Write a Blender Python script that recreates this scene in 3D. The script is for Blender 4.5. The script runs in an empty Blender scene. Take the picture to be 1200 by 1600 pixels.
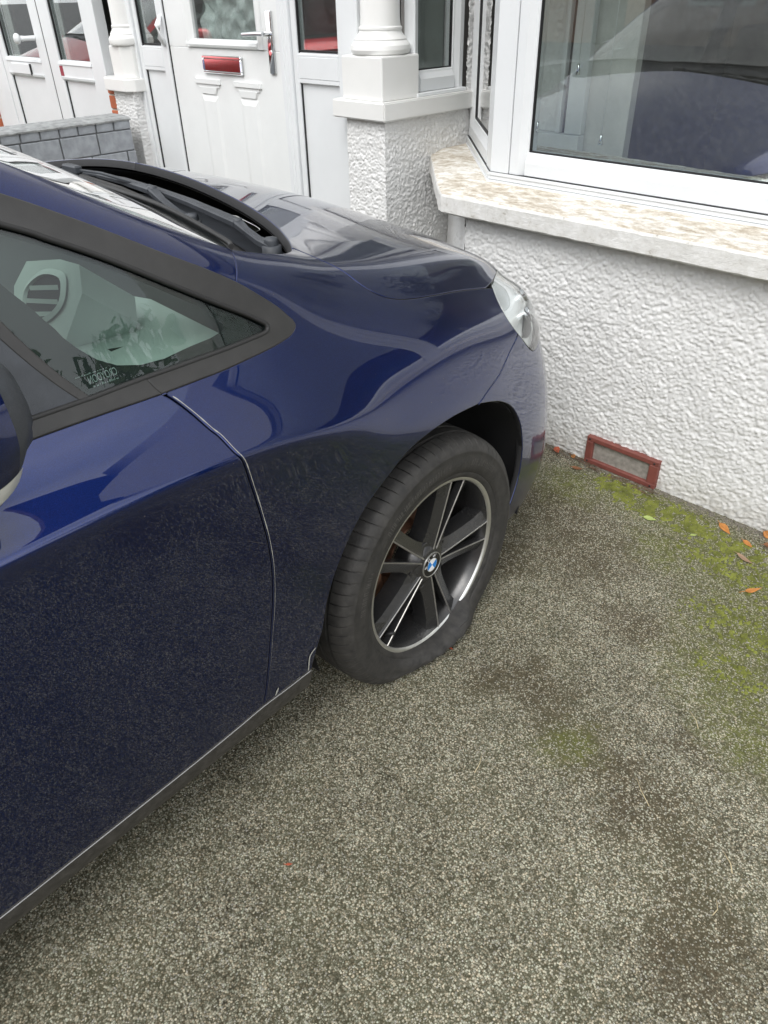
import bpy, bmesh, math, random
import numpy as np
from mathutils import Vector, Matrix, noise
from mathutils.geometry import delaunay_2d_cdt

random.seed(7)
rng = np.random.default_rng(7)
sc = bpy.context.scene
COL = sc.collection
PI = math.pi

# ------------------------------------------------------------------ camera
CAM = Vector((.901, -1.045, 1.407))
YAW, PITCH, ROLL, FPX = math.radians(45.756), math.radians(35.17), math.radians(1.409), 1157.41
hd = Vector((-math.sin(YAW)*math.cos(PITCH), math.cos(YAW)*math.cos(PITCH), -math.sin(PITCH)))
rt = Vector((math.cos(YAW), math.sin(YAW), 0)); dn = hd.cross(rt)
r2 = rt*math.cos(ROLL) + dn*math.sin(ROLL); d2 = dn*math.cos(ROLL) - rt*math.sin(ROLL)
cam = bpy.data.cameras.new('camera'); camo = bpy.data.objects.new('camera', cam); COL.objects.link(camo)
camo.matrix_world = Matrix(((r2.x, -d2.x, -hd.x, CAM.x), (r2.y, -d2.y, -hd.y, CAM.y), (r2.z, -d2.z, -hd.z, CAM.z), (0, 0, 0, 1)))
cam.sensor_fit = 'VERTICAL'; cam.sensor_height = 36; cam.lens = FPX/1600*36
cam.clip_start = .02; cam.clip_end = 2000
sc.camera = camo

# ------------------------------------------------------------------ sky and sun (bright overcast)
SUN_EL, SUN_AZ = math.radians(52), math.radians(158)     # azimuth clockwise from +Y
w = bpy.data.worlds.new('World'); sc.world = w; w.use_nodes = True
nt = w.node_tree; bg = nt.nodes['Background']
sky = nt.nodes.new('ShaderNodeTexSky'); sky.sky_type = 'NISHITA'; sky.sun_disc = False
sky.sun_elevation = SUN_EL; sky.sun_rotation = SUN_AZ; sky.air_density = 1.0; sky.dust_density = 3.0; sky.ozone_density = 1.0
bw = nt.nodes.new('ShaderNodeRGBToBW'); nt.links.new(sky.outputs[0], bw.inputs[0])
tc = nt.nodes.new('ShaderNodeTexCoord')
cn = nt.nodes.new('ShaderNodeTexNoise'); cn.inputs['Scale'].default_value = 2.2; cn.inputs['Detail'].default_value = 7; cn.inputs['Roughness'].default_value = .55
nt.links.new(tc.outputs['Generated'], cn.inputs['Vector'])
cr_ = nt.nodes.new('ShaderNodeValToRGB'); cr_.color_ramp.elements[0].position = .32; cr_.color_ramp.elements[0].color = (.62, .66, .72, 1)
cr_.color_ramp.elements[1].position = .66; cr_.color_ramp.elements[1].color = (1.18, 1.18, 1.17, 1)
nt.links.new(cn.outputs['Fac'], cr_.inputs['Fac'])
cl = nt.nodes.new('ShaderNodeMix'); cl.data_type = 'RGBA'; cl.blend_type = 'MULTIPLY'; cl.inputs['Factor'].default_value = 1
# an even cloud deck: most of the sky's own brightness pattern is levelled out
lv = nt.nodes.new('ShaderNodeMath'); lv.operation = 'MULTIPLY_ADD'; nt.links.new(bw.outputs[0], lv.inputs[0]); lv.inputs[1].default_value = .30; lv.inputs[2].default_value = 6.0
nt.links.new(cr_.outputs[0], cl.inputs['A']); nt.links.new(lv.outputs[0], cl.inputs['B'])
mx = nt.nodes.new('ShaderNodeMix'); mx.data_type = 'RGBA'; mx.inputs['Factor'].default_value = .92
nt.links.new(sky.outputs[0], mx.inputs['A']); nt.links.new(cl.outputs['Result'], mx.inputs['B'])
nt.links.new(mx.outputs['Result'], bg.inputs['Color']); bg.inputs['Strength'].default_value = .15
sl = bpy.data.lights.new('sun', 'SUN'); so = bpy.data.objects.new('sun', sl); COL.objects.link(so)
sl.energy = .7; sl.angle = math.radians(30); sl.color = (1, .97, .93)
sd = Vector((math.sin(SUN_AZ)*math.cos(SUN_EL), math.cos(SUN_AZ)*math.cos(SUN_EL), math.sin(SUN_EL)))
so.rotation_euler = (-sd).to_track_quat('-Z', 'Y').to_euler()
vs = sc.view_settings; vs.view_transform = 'Standard'; vs.look = 'None'; vs.gamma = 1; vs.use_curve_mapping = False
vs.exposure = .92
sc.cycles.max_bounces = 7; sc.cycles.diffuse_bounces = 3; sc.cycles.glossy_bounces = 4; sc.cycles.transmission_bounces = 4; sc.cycles.transparent_max_bounces = 10
sc.cycles.caustics_reflective = False; sc.cycles.caustics_refractive = False

# ------------------------------------------------------------------ materials
class MT:
    def __init__(s, name):
        s.m = bpy.data.materials.new(name); s.m.use_nodes = True; s.t = s.m.node_tree; s.b = s.t.nodes['Principled BSDF']
        s.out = s.t.nodes['Material Output']
        s._tc = None
    def n(s, ty, **kw):
        x = s.t.nodes.new('ShaderNode'+ty)
        for k, v in kw.items():
            if k in x.inputs: s.set(x.inputs[k], v)
            else: setattr(x, k, v)
        return x
    def set(s, sock, v):
        if hasattr(v, 'is_linked') or hasattr(v, 'links'): s.t.links.new(v, sock)
        elif hasattr(v, 'outputs'): s.t.links.new(v.outputs[0], sock)
        else: sock.default_value = v
    @property
    def co(s):
        if s._tc is None: s._tc = s.n('TexCoord')
        return s._tc.outputs['Object']
    def p(s, **kw):
        for k, v in kw.items(): s.set(s.b.inputs[k.replace('_', ' ')], v)
        return s
    def noise(s, scale, detail=4, rough=.55, vec=None, **k):
        return s.n('TexNoise', Vector=vec or s.co, Scale=scale, Detail=detail, Roughness=rough, **k)
    def vor(s, scale, vec=None, **k):
        return s.n('TexVoronoi', Vector=vec or s.co, Scale=scale, **k)
    def ramp(s, fac, *stops):
        r = s.n('ValToRGB'); s.set(r.inputs['Fac'], fac); e = r.color_ramp.elements
        while len(e) < len(stops): e.new(.5)
        for q, (p, c) in zip(e, stops): q.position = p; q.color = c if len(c) == 4 else (*c, 1)
        return r.outputs[0]
    def mix(s, fac, a, b, mode='MIX'):
        x = s.n('Mix'); x.data_type = 'RGBA'; x.blend_type = mode
        for k, v in (('Factor', fac), ('A', a), ('B', b)):
            if isinstance(v, tuple) and len(v) == 3: v = (*v, 1)
            s.set(x.inputs[k], v)
        return x.outputs['Result']
    def math(s, op, a, b=0., clamp=False):
        x = s.n('Math', operation=op, use_clamp=clamp); s.set(x.inputs[0], a); s.set(x.inputs[1], b); return x.outputs[0]
    def bump(s, h, strength=.5, dist=.005, normal=None):
        x = s.n('Bump'); s.set(x.inputs['Height'], h); x.inputs['Strength'].default_value = strength; x.inputs['Distance'].default_value = dist
        if normal is not None: s.set(x.inputs['Normal'], normal)
        return x.outputs[0]

def simple(name, col, rough=.5, metal=0., var=.12, vs_=9., bump=0., bscale=300., spec=None):
    m = MT(name)
    nz = m.noise(vs_, 3)
    a = tuple(max(0, c*(1-var)) for c in col); b = tuple(min(1, c*(1+var)) for c in col)
    m.p(Base_Color=m.ramp(nz.outputs['Fac'], (.3, a), (.7, b)), Roughness=rough, Metallic=metal)
    if bump: m.p(Normal=m.bump(m.noise(bscale, 3).outputs['Fac'], bump, .002))
    if spec is not None: m.b.inputs['Specular IOR Level'].default_value = spec
    return m.m

def car_paint(name, base, deep):
    m = MT(name)
    col = m.mix(m.ramp(m.noise(900., 1).outputs['Fac'], (.4, (.12, .12, .12)), (.75, (.45, .45, .45))), base, deep)
    # road film: a thin veil near the sill and scattered dried specks
    z = m.n('SeparateXYZ', Vector=m.co).outputs['Z']
    low = m.n('MapRange', Value=z)
    for k, v in zip(('From Min', 'From Max', 'To Min', 'To Max'), (.15, .62, 1., .0)): low.inputs[k].default_value = v
    low = m.math('POWER', low.outputs[0], 1.6)
    veil = m.math('MULTIPLY', low, m.ramp(m.noise(9., 4, .65).outputs['Fac'], (.35, (.015, .015, .015)), (.75, (.06, .06, .06))))
    v2 = m.vor(95.); rr = m.n('SeparateColor', Color=v2.outputs['Color'])
    dot = m.math('LESS_THAN', v2.outputs['Distance'], m.math('MULTIPLY', rr.outputs[1], .14))
    dot = m.math('MULTIPLY', dot, m.math('LESS_THAN', rr.outputs[0], m.math('ADD', m.math('MULTIPLY', low, .5), .04)))
    dust = m.math('MAXIMUM', veil, m.math('MULTIPLY', dot, .45))
    m.p(Base_Color=m.mix(dust, col, (.17, .15, .13)), Metallic=m.math('SUBTRACT', 1., dust), Roughness=m.math('ADD', m.math('MULTIPLY', dust, .6), .36))
    m.p(Coat_Weight=m.math('SUBTRACT', 1., dust), Coat_Roughness=m.math('ADD', m.math('MULTIPLY', veil, .5), .012), Coat_IOR=1.6)
    return m.m

def glass_mat(name, tint=(.86, .93, .9), refl=1.0, rough=0., dirt=.0):
    m = MT(name); t = m.t
    tr = m.n('BsdfTransparent'); tr.inputs[0].default_value = (*tint, 1)
    gl = m.n('BsdfGlossy'); gl.inputs['Color'].default_value = (1, 1, 1, 1); gl.inputs['Roughness'].default_value = rough
    bf = m.n('NewGeometry').outputs['Backfacing']; fr = m.n('Fresnel', IOR=m.math('SUBTRACT', 1.5, m.math('MULTIPLY', bf, 1.5-1/1.5)))   # thin sheet: the same from both sides
    f = m.math('MULTIPLY', fr.outputs[0], refl, True)
    ms = m.n('MixShader'); t.links.new(f, ms.inputs[0]); t.links.new(tr.outputs[0], ms.inputs[1]); t.links.new(gl.outputs[0], ms.inputs[2])
    last = ms
    if dirt:
        df = m.n('BsdfDiffuse'); df.inputs['Color'].default_value = (.6, .6, .58, 1)
        sp = m.ramp(m.noise(60., 6, .7).outputs['Fac'], (.45, (0, 0, 0)), (.8, (1, 1, 1)))
        fs = m.math('MULTIPLY_ADD', sp, dirt); t.nodes[-1].inputs[2].default_value = dirt*.35
        m2 = m.n('MixShader'); t.links.new(fs, m2.inputs[0]); t.links.new(ms.outputs[0], m2.inputs[1]); t.links.new(df.outputs[0], m2.inputs[2]); last = m2
    t.links.new(last.outputs[0], m.out.inputs['Surface'])
    t.nodes.remove(m.b)
    return m.m

def roughcast_mat(name, col):
    m = MT(name)
    big = m.noise(3., 5).outputs['Fac']; fine = m.noise(220., 4).outputs['Fac']
    c = m.ramp(big, (.3, tuple(x*.93 for x in col)), (.7, col))
    c = m.mix(m.ramp(m.noise(14., 6, .65).outputs['Fac'], (.55, (0, 0, 0)), (.8, (.35, .35, .35))), c, (.55, .53, .48))
    zz = m.n('SeparateXYZ', Vector=m.co).outputs['Z']
    lo = m.n('MapRange', Value=zz)
    for k, v in zip(('From Min', 'From Max', 'To Min', 'To Max'), (.0, .16, 1., .0)): lo.inputs[k].default_value = v
    spl = m.math('MULTIPLY', m.math('POWER', lo.outputs[0], 1.8), m.ramp(m.noise(40., 5, .7).outputs['Fac'], (.35, (.1, .1, .1)), (.7, (1, 1, 1))))
    c = m.mix(m.math('MULTIPLY', spl, .75, True), c, (.33, .30, .22))
    m.p(Base_Color=c, Roughness=.85, Normal=m.bump(fine, .5, .002))
    return m.m

def pvc_mat(name, col=(.76, .78, .79), grain=False):
    m = MT(name)
    c = m.ramp(m.noise(5., 6, .6).outputs['Fac'], (.35, tuple(x*.95 for x in col)), (.7, col))
    grime = m.ramp(m.noise(28., 8, .75).outputs['Fac'], (.62, (0, 0, 0)), (.85, (.35, .35, .35)))
    c = m.mix(grime, c, (.52, .50, .44))
    m.p(Base_Color=c, Roughness=.32)
    if grain:
        mp = m.n('Mapping', Vector=m.co); mp.inputs['Scale'].default_value = (60, 60, 4)
        g = m.noise(1.6, 7, .65, vec=mp.outputs[0]).outputs['Fac']
        m.p(Normal=m.bump(g, .45, .003))
    return m.m

def slab_mat(name):
    m = MT(name)
    mp = m.n('Mapping', Vector=m.co); mp.inputs['Scale'].default_value = (.7, 1.5, 1.5)
    n1 = m.noise(24., 8, .78, vec=mp.outputs[0]).outputs['Fac']; mid = m.noise(60., 6, .75).outputs['Fac']; big = m.noise(5., 4, .6).outputs['Fac']
    nz = m.n('SeparateXYZ', Vector=m.n('NewGeometry').outputs['Normal']).outputs['Z']
    top = m.ramp(nz, (.5, (0, 0, 0)), (.8, (1, 1, 1)))
    s = m.math('ADD', m.math('MULTIPLY', n1, .8), m.math('MULTIPLY', big, .2))
    ctop = m.ramp(s, (.31, (.24, .19, .135)), (.40, (.41, .35, .27)), (.47, (.56, .505, .42)), (.52, (.68, .645, .575)), (.56, (.77, .755, .715)))
    cfr = m.ramp(m.noise(30., 7, .75).outputs['Fac'], (.30, (.36, .33, .28)), (.40, (.66, .65, .615)), (.62, (.77, .765, .745)))
    c = m.mix(top, cfr, ctop)
    dk = m.ramp(m.noise(75., 5, .75).outputs['Fac'], (.60, (0, 0, 0)), (.68, (.9, .9, .9)))
    dk = m.math('MULTIPLY', dk, m.ramp(m.noise(8., 3).outputs['Fac'], (.46, (0, 0, 0)), (.58, (1, 1, 1))))
    c = m.mix(m.math('MULTIPLY', dk, m.math('ADD', m.math('MULTIPLY', top, .6), .25)), c, (.10, .085, .055))
    m.p(Base_Color=c, Roughness=.85, Normal=m.bump(m.math('ADD', mid, m.math('MULTIPLY', n1, 1.2)), .8, .003))
    return m.m

def ground_mat():
    m = MT('weathered_chip_tarmac')
    v = m.vor(310.); big = m.noise(2.1, 4, .6).outputs['Fac']; mid = m.noise(13., 4, .65).outputs['Fac']
    r = m.n('SeparateColor', Color=v.outputs['Color']); D = v.outputs['Distance']
    sh = m.math('ADD', r.outputs[0], m.math('MULTIPLY', m.math('SUBTRACT', mid, .5), .62))
    sh = m.math('ADD', sh, m.math('MULTIPLY', m.math('SUBTRACT', big, .5), .45))
    chip = m.ramp(sh, (.0, (.068, .064, .047)), (.25, (.125, .118, .091)), (.50, (.202, .193, .152)), (.78, (.30, .288, .234)), (1., (.52, .505, .425)))
    hue = m.ramp(r.outputs[1], (.2, (1.0, .98, .92)), (.5, (.93, 1.0, .95)), (.8, (1.06, .97, .86)))
    chip = m.mix(1., chip, hue, 'MULTIPLY')
    c = m.mix(1., chip, m.ramp(D, (.42, (1, 1, 1)), (.78, (.34, .32, .27))), 'MULTIPLY')
    # moss and stains: ragged patches at fixed places on the drive
    wv = m.n('VectorMath', operation='SCALE'); m.set(wv.inputs[0], m.n('VectorMath', operation='SUBTRACT').outputs[0]); wv.inputs['Scale'].default_value = .22
    sub = wv.inputs[0].links[0].from_node; m.set(sub.inputs[0], m.noise(7., 3, .6).outputs['Color']); sub.inputs[1].default_value = (.5, .5, .5)
    wp = m.n('VectorMath', operation='ADD'); m.set(wp.inputs[0], m.co); m.set(wp.inputs[1], wv.outputs[0]); wp = wp.outputs[0]
    def blob(x, y, rad):
        d = m.n('VectorMath', operation='DISTANCE'); m.set(d.inputs[0], wp); d.inputs[1].default_value = (x, y, 0)
        q = m.n('MapRange', Value=d.outputs['Value']); q.inputs['From Min'].default_value = rad*1.5; q.inputs['From Max'].default_value = 0.
        return q.outputs[0]
    nz1 = m.noise(40., 5, .72).outputs['Fac']
    def patch(bl, lo, hi):
        s = blob(*bl[0])
        for b in bl[1:]: s = m.math('MAXIMUM', s, blob(*b))
        return m.ramp(m.math('MULTIPLY', s, m.math('MULTIPLY', nz1, 2.)), (lo, (0, 0, 0)), (hi, (1, 1, 1)))
    brown = patch([(.19, .02, .10), (.24, .12, .08), (.64, -.05, .13), (.72, -.09, .12), (.42, .03, .10), (-.15, .75, .22), (.05, .62, .2), (.60, .16, .07), (.35, .45, .12), (.82, -.22, .14), (-.1, .45, .15), (.30, .07, .10), (.52, .0, .10), (.78, -.14, .12), (.26, .08, .09), (.34, .04, .09)], .29, .72)
    green = patch([(-.06, 1.0, .13), (.08, .96, .15), (.20, .97, .15), (.34, .92, .16), (.46, .80, .19), (.58, .62, .26), (.58, .43, .20), (.43, 0., .10), (.72, .30, .16), (.70, .78, .30), (-.18, .90, .14), (.85, .5, .2), (.24, .80, .14)], .30, .85)
    keep = m.ramp(sh, (.55, (1, 1, 1)), (.95, (.25, .25, .25)))
    c = m.mix(m.math('MULTIPLY', m.math('MULTIPLY', brown, keep), .78), c, m.ramp(nz1, (.3, (.034, .027, .015)), (.7, (.085, .066, .038))))
    c = m.mix(m.math('MULTIPLY', m.math('MULTIPLY', green, keep), .82), c, m.ramp(nz1, (.3, (.045, .052, .010)), (.72, (.15, .165, .032))))
    # thin olive algae in the binder all over
    alg = m.ramp(m.noise(4., 4, .65).outputs['Fac'], (.38, (0, 0, 0)), (.7, (.6, .6, .6)))
    c = m.mix(m.math('MULTIPLY', alg, m.ramp(sh, (.3, (1, 1, 1)), (.7, (.12, .12, .12)))), c, (.085, .084, .045))
    h = m.math('SUBTRACT', m.math('MULTIPLY', r.outputs[2], .5), D)
    m.p(Base_Color=c, Roughness=.85, Normal=m.bump(h, .5, .002))
    m.b.inputs['Specular IOR Level'].default_value = .25
    return m.m

BLUE = car_paint('midnight_blue_metallic_paint', (.0026, .0085, .062, 1), (.015, .050, .26, 1))
RED = car_paint('red_paint', (.30, .006, .012, 1), (.45, .012, .02, 1))
BLACKTRIM = simple('satin_black_trim', (.034, .033, .032), .28, var=.15, vs_=30, bump=.15, bscale=900)
RUBBER = simple('black_rubber_seal', (.018, .018, .018), .55)
PLASTIC = simple('charcoal_plastic', (.045, .05, .058), .5, var=.2, vs_=25, bump=.25, bscale=700)
BLACK = simple('black_void_plastic', (.010, .010, .011), .7)
GLASS = glass_mat('green_tinted_car_glass', (.66, .78, .73), 1.1)
WSGLASS = glass_mat('windscreen_glass', (.80, .88, .85), 2.0, dirt=.08)
PANE = glass_mat('window_pane_glass', (.88, .92, .91), 2.3, dirt=.035)
CLEAR = glass_mat('clear_lamp_lens', (.95, .97, .97), 1.3, dirt=.05)
SILLGLINT = simple('sill_lip_glint_grey', (.30, .30, .30), .4)  # grey of the painted glint along the door's bottom lip
DUSTYSILL = simple('dusty_dark_sill', (.040, .037, .034), .5, var=.35, vs_=60, bump=.3, bscale=500)
FRIT = simple('black_glass_frit', (.008, .009, .010), .25)
SILVER = simple('machined_aluminium', (.62, .62, .60), .35, .9, var=.08)
SPOKEEDGE = simple('worn_machined_edge', (.40, .39, .37), .4, .8, var=.2, vs_=80)
CHROME = simple('chrome', (.75, .76, .77), .08, 1., var=.02)
REFLECTOR = simple('lamp_reflector_grey', (.82, .84, .84), .22, .55, var=.05)
def alloy_mat():
    m = MT('dark_grey_alloy')
    d = m.ramp(m.noise(130., 6, .7).outputs['Fac'], (.50, (0, 0, 0)), (.78, (.5, .5, .5)))
    m.p(Base_Color=m.mix(d, (.045, .045, .046), (.10, .092, .08)), Roughness=.25, Metallic=.5)
    m.b.inputs['Coat Weight'].default_value = .35; m.b.inputs['Coat Roughness'].default_value = .25
    return m.m
ALLOY = alloy_mat()
def tyre_mat():
    m = MT('worn_tyre_rubber')
    c = m.ramp(m.noise(45., 6, .65).outputs['Fac'], (.3, (.016, .0155, .015)), (.75, (.048, .045, .041)))
    sp = m.ramp(m.noise(420., 2).outputs['Fac'], (.74, (0, 0, 0)), (.80, (.9, .9, .9)))
    c = m.mix(m.math('MULTIPLY', sp, m.math('SUBTRACT', m.noise(20.).outputs['Fac'], .28), True), c, (.42, .40, .36))
    m.p(Base_Color=c, Roughness=.66, Normal=m.bump(m.noise(160., 5).outputs['Fac'], .35, .0015))
    return m.m
TYRE = tyre_mat()
TYREMARK = simple('worn_tyre_marks', (.085, .080, .074), .7)
RUST = simple('rusty_brake_iron', (.17, .085, .05), .7, .3, var=.4, vs_=60)
DARKIRON = simple('dull_brake_steel', (.16, .15, .13), .5, .6, var=.25, vs_=40)
DASHGLARE = simple('glare_pale_dash_plastic', (.36, .40, .38), .55, var=.06, bump=.2, bscale=1200)  # dash plastic paled: window glare put into the colour
DASHDARK = simple('dark_interior_plastic', (.03, .032, .034), .6)
PILLARIN = simple('dark_pillar_cloth', (.07, .075, .075), .8)
FABRIC = simple('grey_seat_cloth', (.06, .06, .065), .9, bump=.3)
WHITE = simple('white_print', (.8, .8, .8), .5, var=.02)
GREYTXT = simple('grey_print', (.30, .32, .32), .5, var=.02)
BADGEBLUE = simple('badge_blue', (.02, .22, .62), .25, var=.03)
BADGEBLACK = simple('badge_black', (.008, .008, .009), .2, var=.03)
ROUGH = roughcast_mat('white_roughcast_render', (.76, .76, .75))
SMOOTHWALL = roughcast_mat('white_painted_wall', (.80, .80, .785))
PVC = pvc_mat('white_pvc')
PVCDOOR = pvc_mat('white_woodgrain_door', (.80, .815, .81), True)
STONE = pvc_mat('white_painted_stone', (.80, .80, .78))
SLAB = slab_mat('flaking_painted_sill')
GASKET = simple('black_gasket', (.012, .012, .013), .5)
GREYBRICK = simple('grey_painted_brick', (.30, .32, .345), .75, var=.18, vs_=22, bump=.5, bscale=160)
MORTAR = simple('grey_mortar', (.20, .205, .21), .9, bump=.6, bscale=200)
COPING = simple('grey_cement_coping', (.30, .31, .31), .9, var=.25, vs_=25, bump=.7, bscale=120)
REDBRICK = simple('red_brick', (.42, .115, .05), .8, var=.18, vs_=30, bump=.4, bscale=200)
TERRACOTTA = simple('red_brown_vent_paint', (.19, .058, .045), .6, var=.15, vs_=40, bump=.2)
VENTMESH = simple('dusty_vent_gauze', (.30, .28, .25), .9, var=.25, vs_=60, bump=.6, bscale=500)
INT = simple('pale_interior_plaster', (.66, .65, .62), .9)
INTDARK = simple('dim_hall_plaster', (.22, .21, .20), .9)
CARPET = simple('dark_carpet', (.08, .07, .06), .95)
CURTAIN = simple('pale_curtain', (.62, .62, .60), .9)
FILM = simple('crinkled_film', (.58, .59, .58), .25, var=.25, vs_=18)
GROUND = ground_mat()
ASPHALT = simple('road_asphalt', (.06, .06, .062), .85, var=.2, vs_=3, bump=.4)
LEAFORANGE = simple('orange_dry_leaf', (.46, .19, .045), .6, var=.25, vs_=60)
LEAFBROWN = simple('brown_dry_leaf', (.20, .085, .035), .7, var=.3, vs_=60)
LEAFGREEN = simple('pale_green_leaf', (.33, .40, .12), .6, var=.2, vs_=60)
LEAFRED = simple('red_brown_leaf', (.40, .09, .04), .6, var=.25, vs_=60)
STRAW = simple('dry_straw', (.50, .42, .26), .7, var=.2)
TWIG = simple('brown_twig', (.14, .085, .05), .8, var=.25)
MOSS = simple('moss', (.15, .165, .03), .95, var=.45, vs_=24)
GRIT = simple('loose_grit', (.16, .145, .12), .9, var=.5, vs_=200)
BARK = simple('bark', (.10, .075, .05), .9, bump=.6, bscale=30)
FOLIAGE = simple('foliage', (.045, .075, .022), .7, var=.5, vs_=3)
ROOF = simple('brown_roof_tile', (.17, .085, .06), .8, var=.2)

# ------------------------------------------------------------------ mesh helpers
def mesh_obj(name, verts, faces, mats, parent=None, smooth=False, normals=None, midx=None):
    me = bpy.data.meshes.new(name); me.from_pydata([tuple(map(float, v)) for v in verts], [], [tuple(int(i) for i in f) for f in faces]); me.update()
    for m in (mats if isinstance(mats, (list, tuple)) else [mats]): me.materials.append(m)
    if midx is not None: me.polygons.foreach_set('material_index', np.asarray(midx, dtype=np.int32))
    if smooth or normals is not None: me.polygons.foreach_set('use_smooth', [True]*len(me.polygons))
    if normals is not None: me.normals_split_custom_set_from_vertices([tuple(map(float, n)) for n in normals])
    me.update()
    o = bpy.data.objects.new(name, me); COL.objects.link(o)
    if parent is not None: o.parent = parent
    return o

def bm_obj(name, bm, mats, parent=None, smooth=False, sharp=35):
    me = bpy.data.meshes.new(name); bm.to_mesh(me); bm.free()
    for m in (mats if isinstance(mats, (list, tuple)) else [mats]): me.materials.append(m)
    if smooth:
        me.polygons.foreach_set('use_smooth', [True]*len(me.polygons)); me.update()
        try: me.set_sharp_from_angle(angle=math.radians(sharp))
        except Exception: pass
    o = bpy.data.objects.new(name, me); COL.objects.link(o)
    if parent is not None: o.parent = parent
    return o

def tag(o, label=None, cat=None, group=None, kind=None):
    if label: o['label'] = label
    if cat: o['category'] = cat
    if group: o['group'] = group
    if kind: o['kind'] = kind
    return o

def thing(name, label, cat, loc=(0, 0, 0), rz=0., group=None):
    o = bpy.data.objects.new(name, None); COL.objects.link(o); o.empty_display_size = .1
    o.location = loc; o.rotation_euler = (0, 0, rz); tag(o, label, cat, group); return o

def add_box(bm, x0, x1, y0, y1, z0, z1, bev=0., mat=0, M=None, seg=1):
    r = bmesh.ops.create_cube(bm, size=1.)
    vs_ = r['verts']
    for v in vs_: v.co = Vector(((x0+x1)/2+v.co.x*(x1-x0), (y0+y1)/2+v.co.y*(y1-y0), (z0+z1)/2+v.co.z*(z1-z0)))
    fs = list({f for v in vs_ for f in v.link_faces})
    if bev:
        b = min(bev, .45*min(x1-x0, y1-y0, z1-z0))
        rr = bmesh.ops.bevel(bm, geom=list({e for v in vs_ for e in v.link_edges}), offset=b, segments=seg, profile=.5, affect='EDGES', clamp_overlap=True)
        vs2 = set(rr['verts']); vs_ = [v for v in bm.verts if v in vs2] if vs2 else vs_
        fs = list({f for v in vs_ for f in v.link_faces})
    for f in fs: f.material_index = mat
    if M is not None: bmesh.ops.transform(bm, matrix=M, verts=list({v for f in fs for v in f.verts}))
    return fs

def box(name, x0, x1, y0, y1, z0, z1, mat, parent=None, bev=.003, M=None, seg=1):
    bm = bmesh.new(); add_box(bm, x0, x1, y0, y1, z0, z1, bev, 0, M, seg); return bm_obj(name, bm, mat, parent)

def add_tube(bm, pts, rad, seg=8, mat=0, cap=True):
    pts = [Vector(p) for p in pts]; n = len(pts); rad = rad if isinstance(rad, (list, tuple)) else [rad]*n
    rings = []; up = Vector((0, 0, 1))
    t0 = (pts[1]-pts[0]).normalized()
    if abs(t0.dot(up)) > .95: up = Vector((1, 0, 0))
    for i, p in enumerate(pts):
        t = (pts[min(i+1, n-1)]-pts[max(i-1, 0)]).normalized()
        a = t.cross(up).normalized(); b = a.cross(t).normalized()
        rings.append([bm.verts.new(p+(a*math.cos(2*PI*k/seg)+b*math.sin(2*PI*k/seg))*rad[i]) for k in range(seg)])
    for i in range(n-1):
        for k in range(seg):
            f = bm.faces.new((rings[i][k], rings[i][(k+1) % seg], rings[i+1][(k+1) % seg], rings[i+1][k])); f.material_index = mat; f.smooth = True
    if cap:
        bm.faces.new(rings[0]).material_index = mat; bm.faces.new(rings[-1][::-1]).material_index = mat

def tube(name, pts, rad, mat, parent=None, seg=8):
    bm = bmesh.new(); add_tube(bm, pts, rad, seg); bmesh.ops.recalc_face_normals(bm, faces=bm.faces); return bm_obj(name, bm, mat, parent)

def add_lathe(bm, prof, seg=48, axis='z', mat=0, center=(0, 0, 0), closed=False, mats=None):
    c = Vector(center); rings = []
    for (r, h) in prof:
        ring = []
        for k in range(seg):
            a = 2*PI*k/seg
            if axis == 'z': v = Vector((r*math.cos(a), r*math.sin(a), h))
            else: v = Vector((h, r*math.cos(a), r*math.sin(a)))
            ring.append(bm.verts.new(c+v))
        rings.append(ring)
    fs = []
    for i in range(len(prof)-1):
        for k in range(seg):
            f = bm.faces.new((rings[i][k], rings[i][(k+1) % seg], rings[i+1][(k+1) % seg], rings[i+1][k])); f.smooth = True
            f.material_index = mats[i] if mats else mat; fs.append(f)
    return rings

def add_prism(bm, poly, z0, z1, mat=0, M=None):
    a = [bm.verts.new((x, y, z0)) for x, y in poly]; b = [bm.verts.new((x, y, z1)) for x, y in poly]; n = len(poly)
    fs = [bm.faces.new(a[::-1]), bm.faces.new(b)] + [bm.faces.new((a[i], a[(i+1) % n], b[(i+1) % n], b[i])) for i in range(n)]
    for f in fs: f.material_index = mat
    if M is not None: bmesh.ops.transform(bm, matrix=M, verts=a+b)
    return fs

def crv(pts, per=6):
    """Catmull-Rom through the points"""
    P = np.array(pts, float); n = len(P)
    if n < 3: return [tuple(p) for p in P]
    E = np.vstack([2*P[0]-P[1], P, 2*P[-1]-P[-2]]); out = []
    for i in range(n-1):
        a, b, c, d = E[i:i+4]
        for t in np.linspace(0, 1, per, endpoint=False):
            out.append(tuple(.5*((2*b)+(c-a)*t+(2*a-5*b+4*c-d)*t*t+(3*b-a-3*c+d)*t**3)))
    out.append(tuple(P[-1])); return out

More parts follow.
